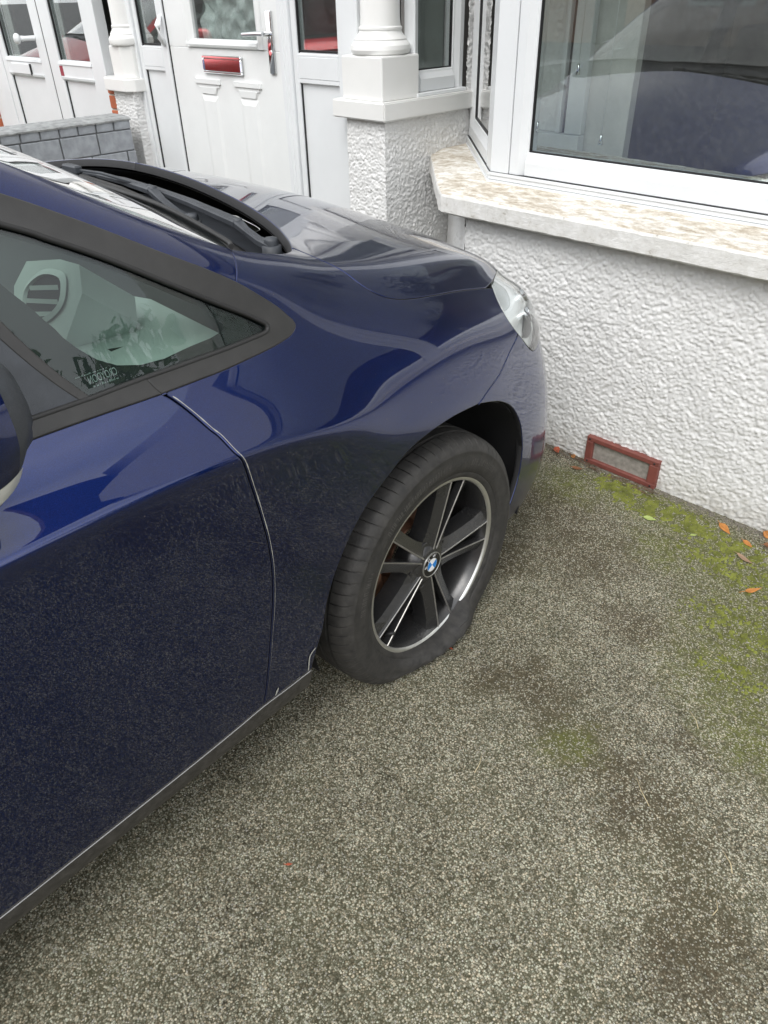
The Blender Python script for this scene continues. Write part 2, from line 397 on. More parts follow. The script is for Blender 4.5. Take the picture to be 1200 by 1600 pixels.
def add_bar(bm, pts, w, h, mat=0):
    """flat bar along a path: w across, h thick, both may vary"""
    pts = [Vector(p) for p in pts]; n = len(pts); w = w if isinstance(w, (list, tuple)) else [w]*n; h = h if isinstance(h, (list, tuple)) else [h]*n
    R_ = []
    for i, p in enumerate(pts):
        t = (pts[min(i+1, n-1)]-pts[max(i-1, 0)]).normalized(); a = t.cross(Vector((0, 0, 1))).normalized(); b = a.cross(t)
        R_.append([bm.verts.new(p+a*w[i]*x+b*h[i]*z) for x, z in ((-.5, -.5), (.5, -.5), (.5, .2), (.36, .5), (-.36, .5), (-.5, .2))])
    for i in range(n-1):
        for k in range(6): bm.faces.new((R_[i][k], R_[i][(k+1) % 6], R_[i+1][(k+1) % 6], R_[i+1][k])).material_index = mat
    bm.faces.new(R_[0]); bm.faces.new(R_[-1][::-1])

# ------------------------------------------------------------------ the car body: one spline surface, cut into panels
XC=-.875
# rows: at stations; each station: list of 19 (x,z) ; y given; front stations carry own y
ST=[]
def st(y,rows):  # rows list of (x,z) or (x,y,z)
    ST.append([(r[0],y,r[1]) if len(r)==2 else r for r in rows])
low=[(-.05,.178),(-.002,.205),(.011,.25),(.012,.44),(.017,.62),(.026,.775)]
def door(cz,top,l=low): return l+[(.0315,cz-.018),(.032,cz),(.0235,cz+.009)]+top
st(-3.45,[(-.3,.3),(-.27,.35),(-.25,.4),(-.24,.5),(-.23,.62),(-.22,.75),(-.215,.82),(-.215,.86),(-.22,.88),(-.23,.92),(-.25,.98),(-.32,1.1),(-.36,1.3),(-.38,1.36),(-.41,1.4),(-.45,1.42),(-.6,1.44),(-.75,1.45),(XC,1.45)])
st(-3.1,door(.862,[(-.02,.915),(-.055,.975),(-.11,1.12),(-.21,1.36),(-.24,1.42),(-.28,1.455),(-.34,1.48),(-.5,1.505),(-.7,1.52),(XC,1.525)]))
st(-2.5,door(.862,[(-.02,.91),(-.055,.97),(-.11,1.12),(-.20,1.38),(-.225,1.435),(-.26,1.47),(-.32,1.495),(-.5,1.53),(-.7,1.545),(XC,1.55)]))
st(-1.9,door(.86,[(-.02,.905),(-.052,.965),(-.10,1.11),(-.195,1.385),(-.22,1.44),(-.255,1.475),(-.315,1.50),(-.5,1.535),(-.7,1.55),(XC,1.555)]))
st(-1.35,door(.858,[(-.018,.90),(-.05,.958),(-.095,1.09),(-.19,1.37),(-.213,1.425),(-.245,1.46),(-.30,1.485),(-.5,1.525),(-.7,1.54),(XC,1.545)]))
st(-1.0,door(.855,[(-.018,.90),(-.05,.953),(-.092,1.07),(-.172,1.315),(-.188,1.362),(-.215,1.393),(-.25,1.412),(-.45,1.455),(-.68,1.478),(XC,1.485)]))
st(-.8,door(.853,[(-.018,.898),(-.05,.951),(-.088,1.055),(-.155,1.235),(-.168,1.274),(-.192,1.303),(-.225,1.32),(-.43,1.375),(-.66,1.402),(XC,1.41)]))
st(-.65,door(.848,[(-.018,.895),(-.05,.95),(-.08,1.032),(-.13,1.162),(-.145,1.197),(-.172,1.226),(-.208,1.243),(-.42,1.305),(-.65,1.335),(XC,1.345)]))
st(-.52,door(.838,[(-.018,.89),(-.05,.95),(-.074,1.005),(-.105,1.093),(-.12,1.124),(-.150,1.153),(-.19,1.172),(-.41,1.24),(-.65,1.275),(XC,1.285)]))
st(-.42,door(.827,[(-.018,.882),(-.05,.95),(-.068,.985),(-.09,1.045),(-.107,1.072),(-.140,1.099),(-.182,1.117),(-.40,1.19),(-.64,1.225),(XC,1.235)]))
st(-.33,low[:5]+[(.025,.75),(.030,.785),(.031,.805),(.022,.82),(-.016,.872),(-.05,.94),(-.065,.970),(-.085,1.010),(-.103,1.034),(-.137,1.058),(-.182,1.076),(-.40,1.145),(-.64,1.18),(XC,1.19)])
st(-.24,low[:4]+[(.015,.60),(.022,.72),(.027,.76),(.026,.79),(.017,.81),(-.018,.86),(-.055,.925),(-.072,.953),(-.095,.985),(-.118,1.01),(-.145,1.030),(-.19,1.047),(-.40,1.10),(-.64,1.132),(XC,-.22,1.142)])
st(-.15,low[:4]+[(.012,.59),(.016,.70),(.018,.74),(.016,.775),(.008,.80),(-.02,.853),(-.058,.908),(-.078,.932),(-.104,.958),(-.132,.979),(-.155,.996),(-.20,1.010),(-.41,-.14,1.065),(-.65,-.12,1.095),(XC,-.11,1.105)])
st(-.06,low[:4]+[(.010,.58),(.012,.685),(.012,.728),(.009,.765),(.001,.795),(-.024,.845),(-.060,.893),(-.083,.915),(-.112,.939),(-.143,.96),(-.166,.974),(-.21,.986),(-.42,-.03,1.038),(-.65,-.005,1.068),(XC,.01,1.078)])
st(.03,low[:4]+[(.006,.57),(.007,.68),(.006,.722),(.002,.76),(-.007,.79),(-.030,.836),(-.063,.877),(-.088,.897),(-.120,.920),(-.152,.940),(-.176,.953),(-.22,.965),(-.43,.08,1.01),(-.66,.115,1.037),(XC,.13,1.046)])
st(.13,low[:4]+[(.0,.56),(-.002,.67),(-.004,.715),(-.01,.75),(-.019,.78),(-.043,.822),(-.075,.857),(-.100,.876),(-.133,.899),(-.166,.919),(-.190,.932),(-.235,.944),(-.44,.20,.977),(-.66,.24,1.0),(XC,.26,1.006)])
st(.24,[(-.05,.178),(-.006,.205),(.005,.25),(.004,.43),(-.005,.55),(-.014,.66),(-.02,.705),(-.027,.74),(-.037,.767),(-.062,.803),(-.094,.834),(-.119,.852),(-.151,.874),(-.183,.895),(-.208,.909),(-.255,.92),(-.45,.32,.94),(-.67,.37,.957),(XC,.39,.96)])
st(.35,[(-.05,.178),(-.012,.205),(-.002,.25),(-.004,.42),(-.018,.54),(-.034,.645),(-.044,.69),(-.053,.72),(-.064,.745),(-.091,.779),(-.124,.807),(-.148,.825),(-.178,.848),(-.209,.87),(-.234,.884),(-.28,.894),(-.47,.44,.905),(-.68,.48,.915),(XC,.50,.916)])
st(.46,[(-.07,.45,.165),(-.036,.46,.195),(-.018,.47,.255),(-.022,.47,.41),(-.043,.47,.525),(-.067,.46,.625),(-.08,.46,.67),(-.092,.46,.698),(-.106,.46,.722),(-.135,.46,.753),(-.167,.46,.779),(-.190,.46,.796),(-.217,.46,.82),(-.246,.46,.843),(-.272,.46,.856),(-.318,.47,.864),(-.5,.54,.868),(-.69,.575,.875),(XC,.585,.876)])
st(.57,[(-.115,.57,.165),(-.085,.585,.2),(-.070,.595,.26),(-.075,.595,.40),(-.100,.59,.51),(-.128,.575,.605),(-.143,.57,.648),(-.157,.565,.673),(-.172,.56,.695),(-.200,.56,.725),(-.230,.56,.75),(-.250,.56,.767),(-.275,.56,.79),(-.303,.56,.812),(-.330,.56,.823),(-.375,.57,.829),(-.53,.625,.83),(-.70,.66,.834),(XC,.67,.835)])
st(.68,[(-.22,.70,.18),(-.20,.71,.225),(-.195,.715,.275),(-.20,.715,.39),(-.225,.71,.49),(-.25,.69,.58),(-.262,.685,.618),(-.274,.68,.642),(-.288,.675,.662),(-.312,.665,.69),(-.337,.66,.714),(-.354,.655,.73),(-.376,.65,.75),(-.40,.645,.77),(-.425,.64,.778),(-.465,.65,.783),(-.58,.69,.785),(-.72,.715,.788),(XC,.725,.788)])
st(.77,[(-.45,.79,.18),(-.44,.80,.225),(-.44,.805,.275),(-.44,.805,.38),(-.45,.80,.475),(-.46,.785,.555),(-.465,.78,.59),(-.47,.775,.612),(-.478,.772,.63),(-.49,.765,.655),(-.505,.758,.677),(-.517,.752,.69),(-.53,.745,.705),(-.545,.738,.72),(-.56,.733,.728),(-.585,.737,.733),(-.66,.755,.735),(-.76,.768,.737),(XC,.772,.737)])
z=[.18,.225,.275,.37,.46,.535,.565,.585,.6,.62,.635,.645,.655,.665,.67,.675,.68,.685,.69]
st(.84,[(XC,.84-max(0,(q-.5))*.15,q) for q in z])
NET=np.array(ST,float)  # nu,nv,3
def bump(i,j0,j1,d): NET[i,j0:j1+1]+=np.array(d)
bump(17,7,15,(.012,0,0)); bump(18,5,6,(.015,0,0)); bump(18,7,8,(.03,.0,.0)); bump(18,9,11,(.042,.005,.003)); bump(18,12,15,(.034,0,-.002)); bump(19,5,6,(.036,.012,0)); bump(19,7,8,(.05,.012,.0)); bump(19,9,11,(.072,.018,.004)); bump(19,12,15,(.052,.005,-.004)); bump(20,5,6,(.05,.02,0)); bump(20,7,11,(.075,.028,0)); bump(20,12,15,(.06,.01,-.006))
bump(18,4,4,(.010,.0,0)); bump(19,2,3,(.014,.006,0)); bump(19,4,4,(.028,.012,0)); bump(20,2,4,(.04,.02,0))
bump(9,6,8,(0,0,-.004)); bump(10,6,8,(0,0,-.006)); bump(11,6,8,(0,0,-.010)); bump(12,6,8,(0,0,-.012))
for i in range(13,19): bump(i,16,18,(0,0,-.010))
for i,k in ((11,.4),(12,.8),(13,1),(14,1),(15,1),(16,.8),(17,.4)): bump(i,5,5,(.009*k,0,0)); bump(i,4,4,(.006*k,0,0)); bump(i,7,8,(-.005*k,0,0))

NU,NV=NET.shape[:2]
def basis(t):
    return np.stack([(1-t)**3/6,(3*t**3-6*t**2+4)/6,(-3*t**3+3*t**2+3*t+1)/6,t**3/6],-1)
PAD=np.concatenate([2*NET[:1]-NET[1:2],NET,2*NET[-1:]-NET[-2:-1]],0)
PAD=np.concatenate([2*PAD[:,:1]-PAD[:,1:2],PAD,2*PAD[:,-1:]-PAD[:,-2:-1]],1)
# mirror-symmetric ends (centre line and nose): reflect the neighbour so the tangent is square to the symmetry plane
PAD[:,-1]=PAD[:,-3]*[-1,1,1]+[2*XC,0,0]
PAD[-1]=PAD[-3]*[-1,1,1]+[2*XC,0,0]
def S(u,v):
    u=np.clip(np.asarray(u,float),0,NU-1-1e-9); v=np.clip(np.asarray(v,float),0,NV-1-1e-9)
    i=u.astype(int); j=v.astype(int); bu=basis(u-i); bv=basis(v-j)
    out=np.zeros(u.shape+(3,))
    for a in range(4):
        for b in range(4):
            out+=(bu[...,a]*bv[...,b])[...,None]*PAD[i+a,j+b]
    return out
def SN(u,v,e=2e-3):
    du=S(u+e,v)-S(u-e,v); dv=S(u,v+e)-S(u,v-e)
    n=np.cross(du,dv); return n/np.linalg.norm(n,axis=-1,keepdims=True)
def sm(a,b,x):
    t=np.clip((np.asarray(x,float)-a)/(b-a),0,1); return t*t*(3-2*t)
def WS(u,v):
    u=np.asarray(u,float)*np.ones(np.shape(v)); v=np.asarray(v,float); u0=np.minimum(u,8.5); a=S(u0,v); d=(S(np.full_like(u,8.5),v)-S(np.full_like(u,8.3),v))/.2
    P=a+np.maximum(u-8.5,0)[...,None]*d
    P=P.copy(); P[...,2]-=(.044+.021*sm(8,10.5,u))*sm(14.3,17.2,v)*sm(4.2,6.8,u)
    return P
CAR_YAW = math.radians(3.4265)
OFF = np.array([XC, -1.3, 0.])

def nrm_of(surf, u, v, e=4e-3):
    n = np.cross(surf(u+e, v)-surf(u-e, v), surf(u, v+e)-surf(u, v-e))
    return n/np.maximum(np.linalg.norm(n, axis=-1, keepdims=True), 1e-12)

def inside(poly, pts):
    x, y = pts[:, 0], pts[:, 1]; r = np.zeros(len(pts), bool); n = len(poly)
    for i in range(n):
        x1, y1 = poly[i]; x2, y2 = poly[(i+1) % n]
        c = (y1 > y) != (y2 > y)
        with np.errstate(divide='ignore', invalid='ignore'): r ^= c & (x < (x2-x1)*(y-y1)/(y2-y1+1e-15)+x1)
    return r

def panel(name, poly, mat, parent, off=0., inset=.0034, flange=.014, mirror=False, surf=None, step=(.125, .25), sym=False, maxlen=.018, lip=.0026, black=True):
    surf = surf or S
    P = np.array(poly, float)
    # resample
    out = []
    for i in range(len(P)):
        a, b = P[i], P[(i+1) % len(P)]
        A, B = surf(np.array([a[0], b[0]]), np.array([a[1], b[1]]))
        k = max(1, int(np.ceil(np.linalg.norm(A-B)/maxlen)))
        if np.linalg.norm(A-B) < 1e-5: continue
        for t in range(k): out.append(a+(b-a)*t/k)
    P = np.array(out)
    ar = .5*np.sum(P[:, 0]*np.roll(P[:, 1], -1)-np.roll(P[:, 0], -1)*P[:, 1])
    if ar < 0: P = P[::-1]
    cen = (P[:, 1] > NV-1.02) if sym else np.zeros(len(P), bool)
    def shift(P, d):
        u, v = P[:, 0], P[:, 1]; e = 5e-3
        X = surf(u, v); Su = (surf(u+e, v)-surf(u-e, v))/(2*e); Sv = (surf(u, v+e)-surf(u, v-e))/(2*e)
        n = np.cross(Su, Sv); n /= np.maximum(np.linalg.norm(n, axis=1, keepdims=True), 1e-9)
        T = np.roll(X, -1, 0)-np.roll(X, 1, 0); T /= np.maximum(np.linalg.norm(T, axis=1, keepdims=True), 1e-9)
        o = np.cross(n, T)*d                       # inward for a counter-clockwise outline
        g11 = (Su*Su).sum(1); g12 = (Su*Sv).sum(1); g22 = (Sv*Sv).sum(1); det = g11*g22-g12*g12
        b1 = (o*Su).sum(1); b2 = (o*Sv).sum(1)
        D = np.stack([(b1*g22-b2*g12)/det, (b2*g11-b1*g12)/det], 1)
        D = np.where(np.isfinite(D), D, 0); D = np.clip(D, -.4, .4); D[cen] = 0
        return P+D, o/max(abs(d), 1e-9)
    if inset: P, _ = shift(P, inset)
    if sym: P[cen, 1] = NV-1
    lo, hi = P.min(0), P.max(0)
    gu = np.arange(math.floor(lo[0]/step[0]), math.ceil(hi[0]/step[0])+1)*step[0]; gv = np.arange(math.floor(lo[1]/step[1]), math.ceil(hi[1]/step[1])+1)*step[1]
    G = np.array([(a, b) for a in gu for b in gv]); G = G[inside(P, G)]
    if len(G):
        d = np.full(len(G), 1e9)
        for q in P: d = np.minimum(d, ((G-q)/np.array(step))[:, 0]**2+((G-q)/np.array(step))[:, 1]**2)
        G = G[d > .2]
    sc_ = np.array([1., step[0]/step[1]])
    V2 = [Vector(q) for q in (np.vstack([P, G])*sc_)] if len(G) else [Vector(q) for q in P*sc_]
    n = len(P)
    rv, re, rf, _, _, _ = delaunay_2d_cdt(V2, [(i, (i+1) % n) for i in range(n)], [], 1, 1e-7)
    uv = np.array([tuple(q) for q in rv])/sc_
    X = surf(uv[:, 0], uv[:, 1]); Nn = nrm_of(surf, uv[:, 0], uv[:, 1])
    if sym:
        c = uv[:, 1] > NV-1.001; X[c, 0] = XC; Nn[c, 0] = 0; Nn /= np.linalg.norm(Nn, axis=1, keepdims=True)
    X = X+Nn*off
    F = []
    for f in rf:
        f = list(f); a, b, c = X[f[0]], X[f[1]], X[f[2]]
        if np.dot(np.cross(b-a, c-a), Nn[f[0]]) < 0: f = f[::-1]
        F.append(f)
    verts = [X]; norms = [Nn]; faces = list(F); mi = [0]*len(F)
    if flange:
        cnt = {}
        for f in F:
            for i in range(len(f)):
                e = (f[i], f[(i+1) % len(f)]); cnt[e] = cnt.get(e, 0)+1
        bd = [e for e in cnt if (e[1], e[0]) not in cnt]
        if sym: bd = [e for e in bd if not (uv[e[0], 1] > NV-1.001 and uv[e[1], 1] > NV-1.001)]
        ids = sorted({i for e in bd for i in e}); base = len(X); mp = {i: k for k, i in enumerate(ids)}
        O = np.zeros((len(ids), 3))
        for a, b in bd:
            t = X[b]-X[a]; o = np.cross(t, Nn[a]); l = np.linalg.norm(o)
            if l > 0: O[mp[a]] += o/l; O[mp[b]] += o/l
        O /= np.maximum(np.linalg.norm(O, axis=1, keepdims=True), 1e-9)
        B = X[ids]; BN = Nn[ids]; m = len(ids)
        r1 = B+O*lip*.75-BN*lip*.35; r2_ = B+O*lip-BN*lip; r3 = B+O*lip-BN*flange
        n1 = O*.6+BN*.8; n2 = O*.95+BN*.3; 
        verts += [B, r1, r2_, r3]; norms += [BN, n1, n2, O]
        for a, b in bd:
            for k in range(3):
                i0 = base+k*m+mp[a]; i1 = base+k*m+mp[b]; faces.append([i1, i0, i0+m, i1+m]); mi.append(1 if k == 2 and black else 0)  # deep flange faces black: shade of the shut gaps put in as colour
    V = np.vstack(verts)-OFF; NN = np.vstack(norms); NN /= np.maximum(np.linalg.norm(NN, axis=1, keepdims=True), 1e-9)
    fx = np.array([-1, 1, 1])
    if sym:
        k = len(V); V = np.vstack([V, V*fx]); NN = np.vstack([NN, NN*fx]); faces = faces+[[i+k for i in f[::-1]] for f in faces]; mi = mi+mi
    elif mirror:
        V = V*fx; NN = NN*fx; faces = [f[::-1] for f in faces]
    return mesh_obj(name, V, faces, [mat, BLACK] if flange else mat, parent, True, NN, mi)

def cv(p): return tuple(np.array(p, float)-OFF)          # car coordinates -> coordinates under the car's Empty

# ---- feature lines in (u, v) on the body surface
DLO_TOP = [(.9, 12.9), (3, 12.92), (5, 12.9), (6.734, 12.892), (7.111, 12.87), (7.54, 12.81), (8.055, 12.68), (8.736, 12.50), (9.204, 12.225), (9.532, 11.883), (9.874, 11.435), (10.111, 10.882)]
DLO_BOT = [(10.111, 10.882), (10.115, 10.60), (9.908, 10.301), (9.358, 10.057), (8.51, 9.90), (7.864, 9.869), (7.439, 9.864)]
DLO_BELT = [(7.439, 9.864), (7.219, 9.868), (6.775, 9.89), (6.2, 9.905), (5, 9.91), (3, 9.91), (.9, 9.92)]
IN_TOP = [(1.1, 12.2), (3, 12.2), (5, 12.18), (6.625, 12.156), (6.988, 12.11), (7.419, 12.03), (7.914, 11.87), (8.536, 11.605), (9.131, 11.27), (9.465, 10.934), (9.512, 10.75)]
IN_BOT = [(9.512, 10.75), (9.45, 10.60), (9.258, 10.51), (8.653, 10.36), (7.787, 10.265), (7.344, 10.235), (6.743, 10.181)]
IN_BELT = [(6.743, 10.181), (6.2, 10.17), (5, 10.17), (3, 10.17), (1.1, 10.18)]
SEAM = [(7.439, 9.864), (7.55, 9.62), (7.687, 9.163), (7.79, 8.70), (7.862, 8.347), (7.93, 7.4), (7.979, 6.582), (8.03, 5.8), (8.095, 5.2), (8.206, 4.632), (8.295, 4.22), (8.325, 3.82), (8.262, 3.40), (8.13, 2.99), (7.98, 2.55), (7.80, 2.02)]
SILL = [(7.80, 2.02), (7.3, 1.99), (6.5, 1.96), (5.2, 1.95), (3.2, 1.95), (1.6, 1.95)]
ARCH = [(9.03, 1.99), (9.10, 2.12), (9.249, 2.344), (9.433, 2.56), (9.687, 2.98), (10.213, 3.451), (10.93, 3.952), (11.681, 4.35), (12.236, 4.66), (12.913, 4.884), (13.944, 5.0), (15.05, 4.94)]
ARCHF = [(15.05, 4.94), (15.964, 4.645), (16.6, 4.286), (17.0, 3.81), (17.15, 3.302), (17.14, 2.88), (16.98, 2.45), (16.53, 1.87), (16.1, 1.5), (15.8, .6)]
BSEAM = [(15.05, 4.94), (15.649, 5.3), (16.111, 5.6), (16.499, 6.104), (16.844, 6.744), (17.21, 7.551)]
LAMP_R = [(17.76, 11.80), (17.447, 11.489), (17.30, 11.05), (17.08, 10.024), (16.985, 9.256), (17.005, 8.55), (17.22, 7.54), (17.55, 6.55), (17.89, 5.85)]
LAMP_F = [(17.89, 5.85), (18.15, 5.62), (18.6, 5.9), (19.2, 6.6), (19.8, 7.6), (20.25, 8.9), (20.4, 10.4), (20.25, 11.8), (19.85, 12.75)]
LAMP_T = [(19.85, 12.75), (19.3, 12.75), (18.8, 12.65), (18.3, 12.3), (17.76, 11.80)]
HOODS = [(11.68, 14.90), (11.83, 14.80), (12.02, 14.58), (12.263, 14.10), (12.456, 13.366), (12.60, 12.537), (12.80, 11.92), (13.176, 11.40), (13.824, 11.17), (14.818, 11.15), (15.901, 11.16), (17.317, 11.10)]
HOODF = [(17.447, 11.489), (17.76, 11.80), (18.3, 12.3), (18.8, 12.65), (19.3, 12.75), (19.7, 12.9), (19.95, 13.8), (20.0, 15.2), (20.0, 16.6), (20.0, 18.)]
HOODR = [(12.45, 18.), (12.5, 17.5), (12.55, 17.02), (12.57, 16.45), (12.53, 16.04), (12.36, 15.62), (12.02, 15.22), (11.80, 15.02), (11.68, 14.90)]
COWLE = [(11.68, 14.90), (11.45, 14.72), (11.0, 14.47), (10.55, 14.36), (10.1, 14.29), (9.625, 14.17)]
APIL = [(9.625, 14.17), (9.47, 13.45), (9.32, 12.75), (9.204, 12.225)]
WSE = [(4.6, 16.6), (4.72, 15.4), (5.2, 14.75), (6.2, 14.58), (6.953, 14.54), (7.353, 14.50), (7.792, 14.37), (8.369, 14.27), (9.0, 14.25), (9.625, 14.17)]
c_ = crv
body_root = None

def rv(a): return a[::-1]

FENDER = c_(SEAM, 4)[::-1][:-1] + c_(DLO_BOT, 5)[::-1][:-1] + [p for p in c_(DLO_TOP[8:], 5)[::-1][:-1]] + c_(APIL, 4)[::-1][:-1] + c_(COWLE, 4)[::-1][:-1] + c_(HOODS, 5)[:-1] + c_(LAMP_R[2:7], 4)[:-1] + c_(BSEAM, 4)[::-1][:-1] + c_(ARCH, 5)[::-1]
DOOR = c_(SEAM, 4)[:-1] + c_(SILL, 4)[:-1] + [(1.6, 1.95), (2.9, 2.0)][:0] + [(3.15, 2.0), (3.15, 5), (3.15, 9.91)] + [p for p in c_(DLO_BELT, 4)[::-1] if p[0] > 3.2]
DOOR = c_(SEAM, 4)[:-1] + [(7.80, 2.02), (7.3, 1.99), (6.5, 1.96), (5.2, 1.95), (3.15, 1.95), (3.15, 5), (3.15, 9.91)] + [(5, 9.91), (6.2, 9.905), (6.775, 9.89), (7.219, 9.868)]
REARDOOR = [(3.10, 1.95), (3.10, 9.91), (1.2, 9.92), (1.35, 7), (1.75, 5), (1.95, 3.5), (1.7, 1.95)]
ROCKER = [(1.75, .05), (1.75, 1.93), (3.2, 1.93), (5.2, 1.93), (6.5, 1.94), (7.3, 1.97), (7.8, 2.0), (9.02, 1.97), (9.0, 1.6), (8.96, 1.25), (8.85, .6), (8.8, .05)]
QUARTER = [(.05, .05), (.05, 12.9), (.9, 12.9), (.9, 9.95), (1.17, 9.92), (1.32, 7), (1.72, 5), (1.90, 3.6), (1.55, 4.2), (1.3, 4.7), (.95, 4.9), (.7, 4.5), (.52, 3.6), (.5, 2.5), (.6, .05)]
ROOFP = c_(APIL, 4)[:-1] + c_(DLO_TOP[:9], 4)[::-1] + [(.05, 12.9), (.05, 18), (4.55, 18)] + c_(WSE, 4)[:-1]
HOOD = c_(HOODR, 5)[:-1] + c_(HOODS, 5)[:-1] + c_(HOODF, 5)[:-1] + [(20., 18.)]
LAMP = c_(LAMP_R, 4)[:-1] + c_(LAMP_F, 4)[:-1] + c_(LAMP_T, 4)[:-1]
BUMPER = c_(BSEAM, 4)[:-1] + c_(LAMP_R[6:], 4)[:-1] + c_(LAMP_F, 4)[:-1] + [(19.85, 12.75), (19.98, 13.8), (20.03, 15.2), (20.03, 16.6), (20.03, 18.), (21.999, 18.), (21.999, 9), (21.999, .05), (18.5, .05), (15.8, .05)] + c_(ARCHF, 5)[::-1][:-1]
TRIM = c_(DLO_TOP, 5)[:-1] + c_(DLO_BOT, 5)[:-1] + [(7.439, 9.864), (7.40, 10.0), (7.344, 10.235)] + c_(IN_BOT[:6], 5)[::-1][1:-1] + c_(IN_TOP, 5)[::-1]
BELT = [(7.425, 9.864), (7.37, 10.03), (7.33, 10.235)] + c_([(7.33, 10.235), (6.743, 10.181), (6.2, 10.17), (5, 10.17), (3, 10.17), (1.1, 10.18)], 4)[1:] + [(.9, 9.92)] + c_(DLO_BELT, 4)[::-1][:-1]
QGLASS = [(6.30, 11.17), (6.05, 11.8), (5.9, 12.17)] + [p for p in c_(IN_TOP, 5) if p[0] > 6][:-1] + c_(IN_BOT, 5)[:-1] + [(6.743, 10.181)]
BAR = [(6.743, 10.17), (6.66, 10.17), (6.20, 11.17), (5.94, 11.8), (5.80, 12.19), (5.92, 12.19), (6.06, 11.8), (6.31, 11.17)]
SAIL = [(6.66, 10.17), (6.20, 11.17), (5.94, 11.8), (5.84, 12.05), (5.55, 11.2), (5.35, 10.17)]
DGLASS = [(5.35, 10.17), (5.55, 11.2), (5.84, 12.05), (5.80, 12.19), (3.45, 12.2), (3.35, 10.17)]
RGLASS = [(3.05, 10.17), (3.1, 12.2), (1.1, 12.2), (1.1, 10.18)]
BPIL = [(3.35, 10.17), (3.45, 12.2), (3.1, 12.2), (3.05, 10.17)]
FRITP = [(6.743, 10.19), (6.31, 11.17), (6.06, 11.8), (6.0, 12.1), (6.25, 12.1), (6.35, 11.75), (6.432, 11.52), (6.486, 11.436), (6.584, 11.303), (6.65, 11.182), (6.706, 11.091), (6.74, 11.0), (6.829, 10.855), (6.959, 10.683), (7.131, 10.543), (7.385, 10.462), (7.685, 10.473), (8.061, 10.592), (8.438, 10.701), (8.70, 10.85), (8.75, 11.05), (8.45, 11.45), (7.914, 11.72), (7.419, 11.90), (6.988, 11.99), (6.625, 12.04), (6.3, 12.1), (6.25, 12.13)] + [p for p in c_(IN_TOP, 5) if p[0] > 6.3] + c_(IN_BOT, 5)[1:-1]
WSCR = [(4.66, 18), (4.68, 16.6), (4.80, 15.4), (5.28, 14.78), (6.25, 14.61), (6.953, 14.57), (7.353, 14.53), (7.792, 14.40), (8.369, 14.30), (9.0, 14.28), (9.50, 14.25), (9.60, 14.6), (9.72, 15.2), (9.95, 16.1), (10.25, 17.1), (10.35, 18)]

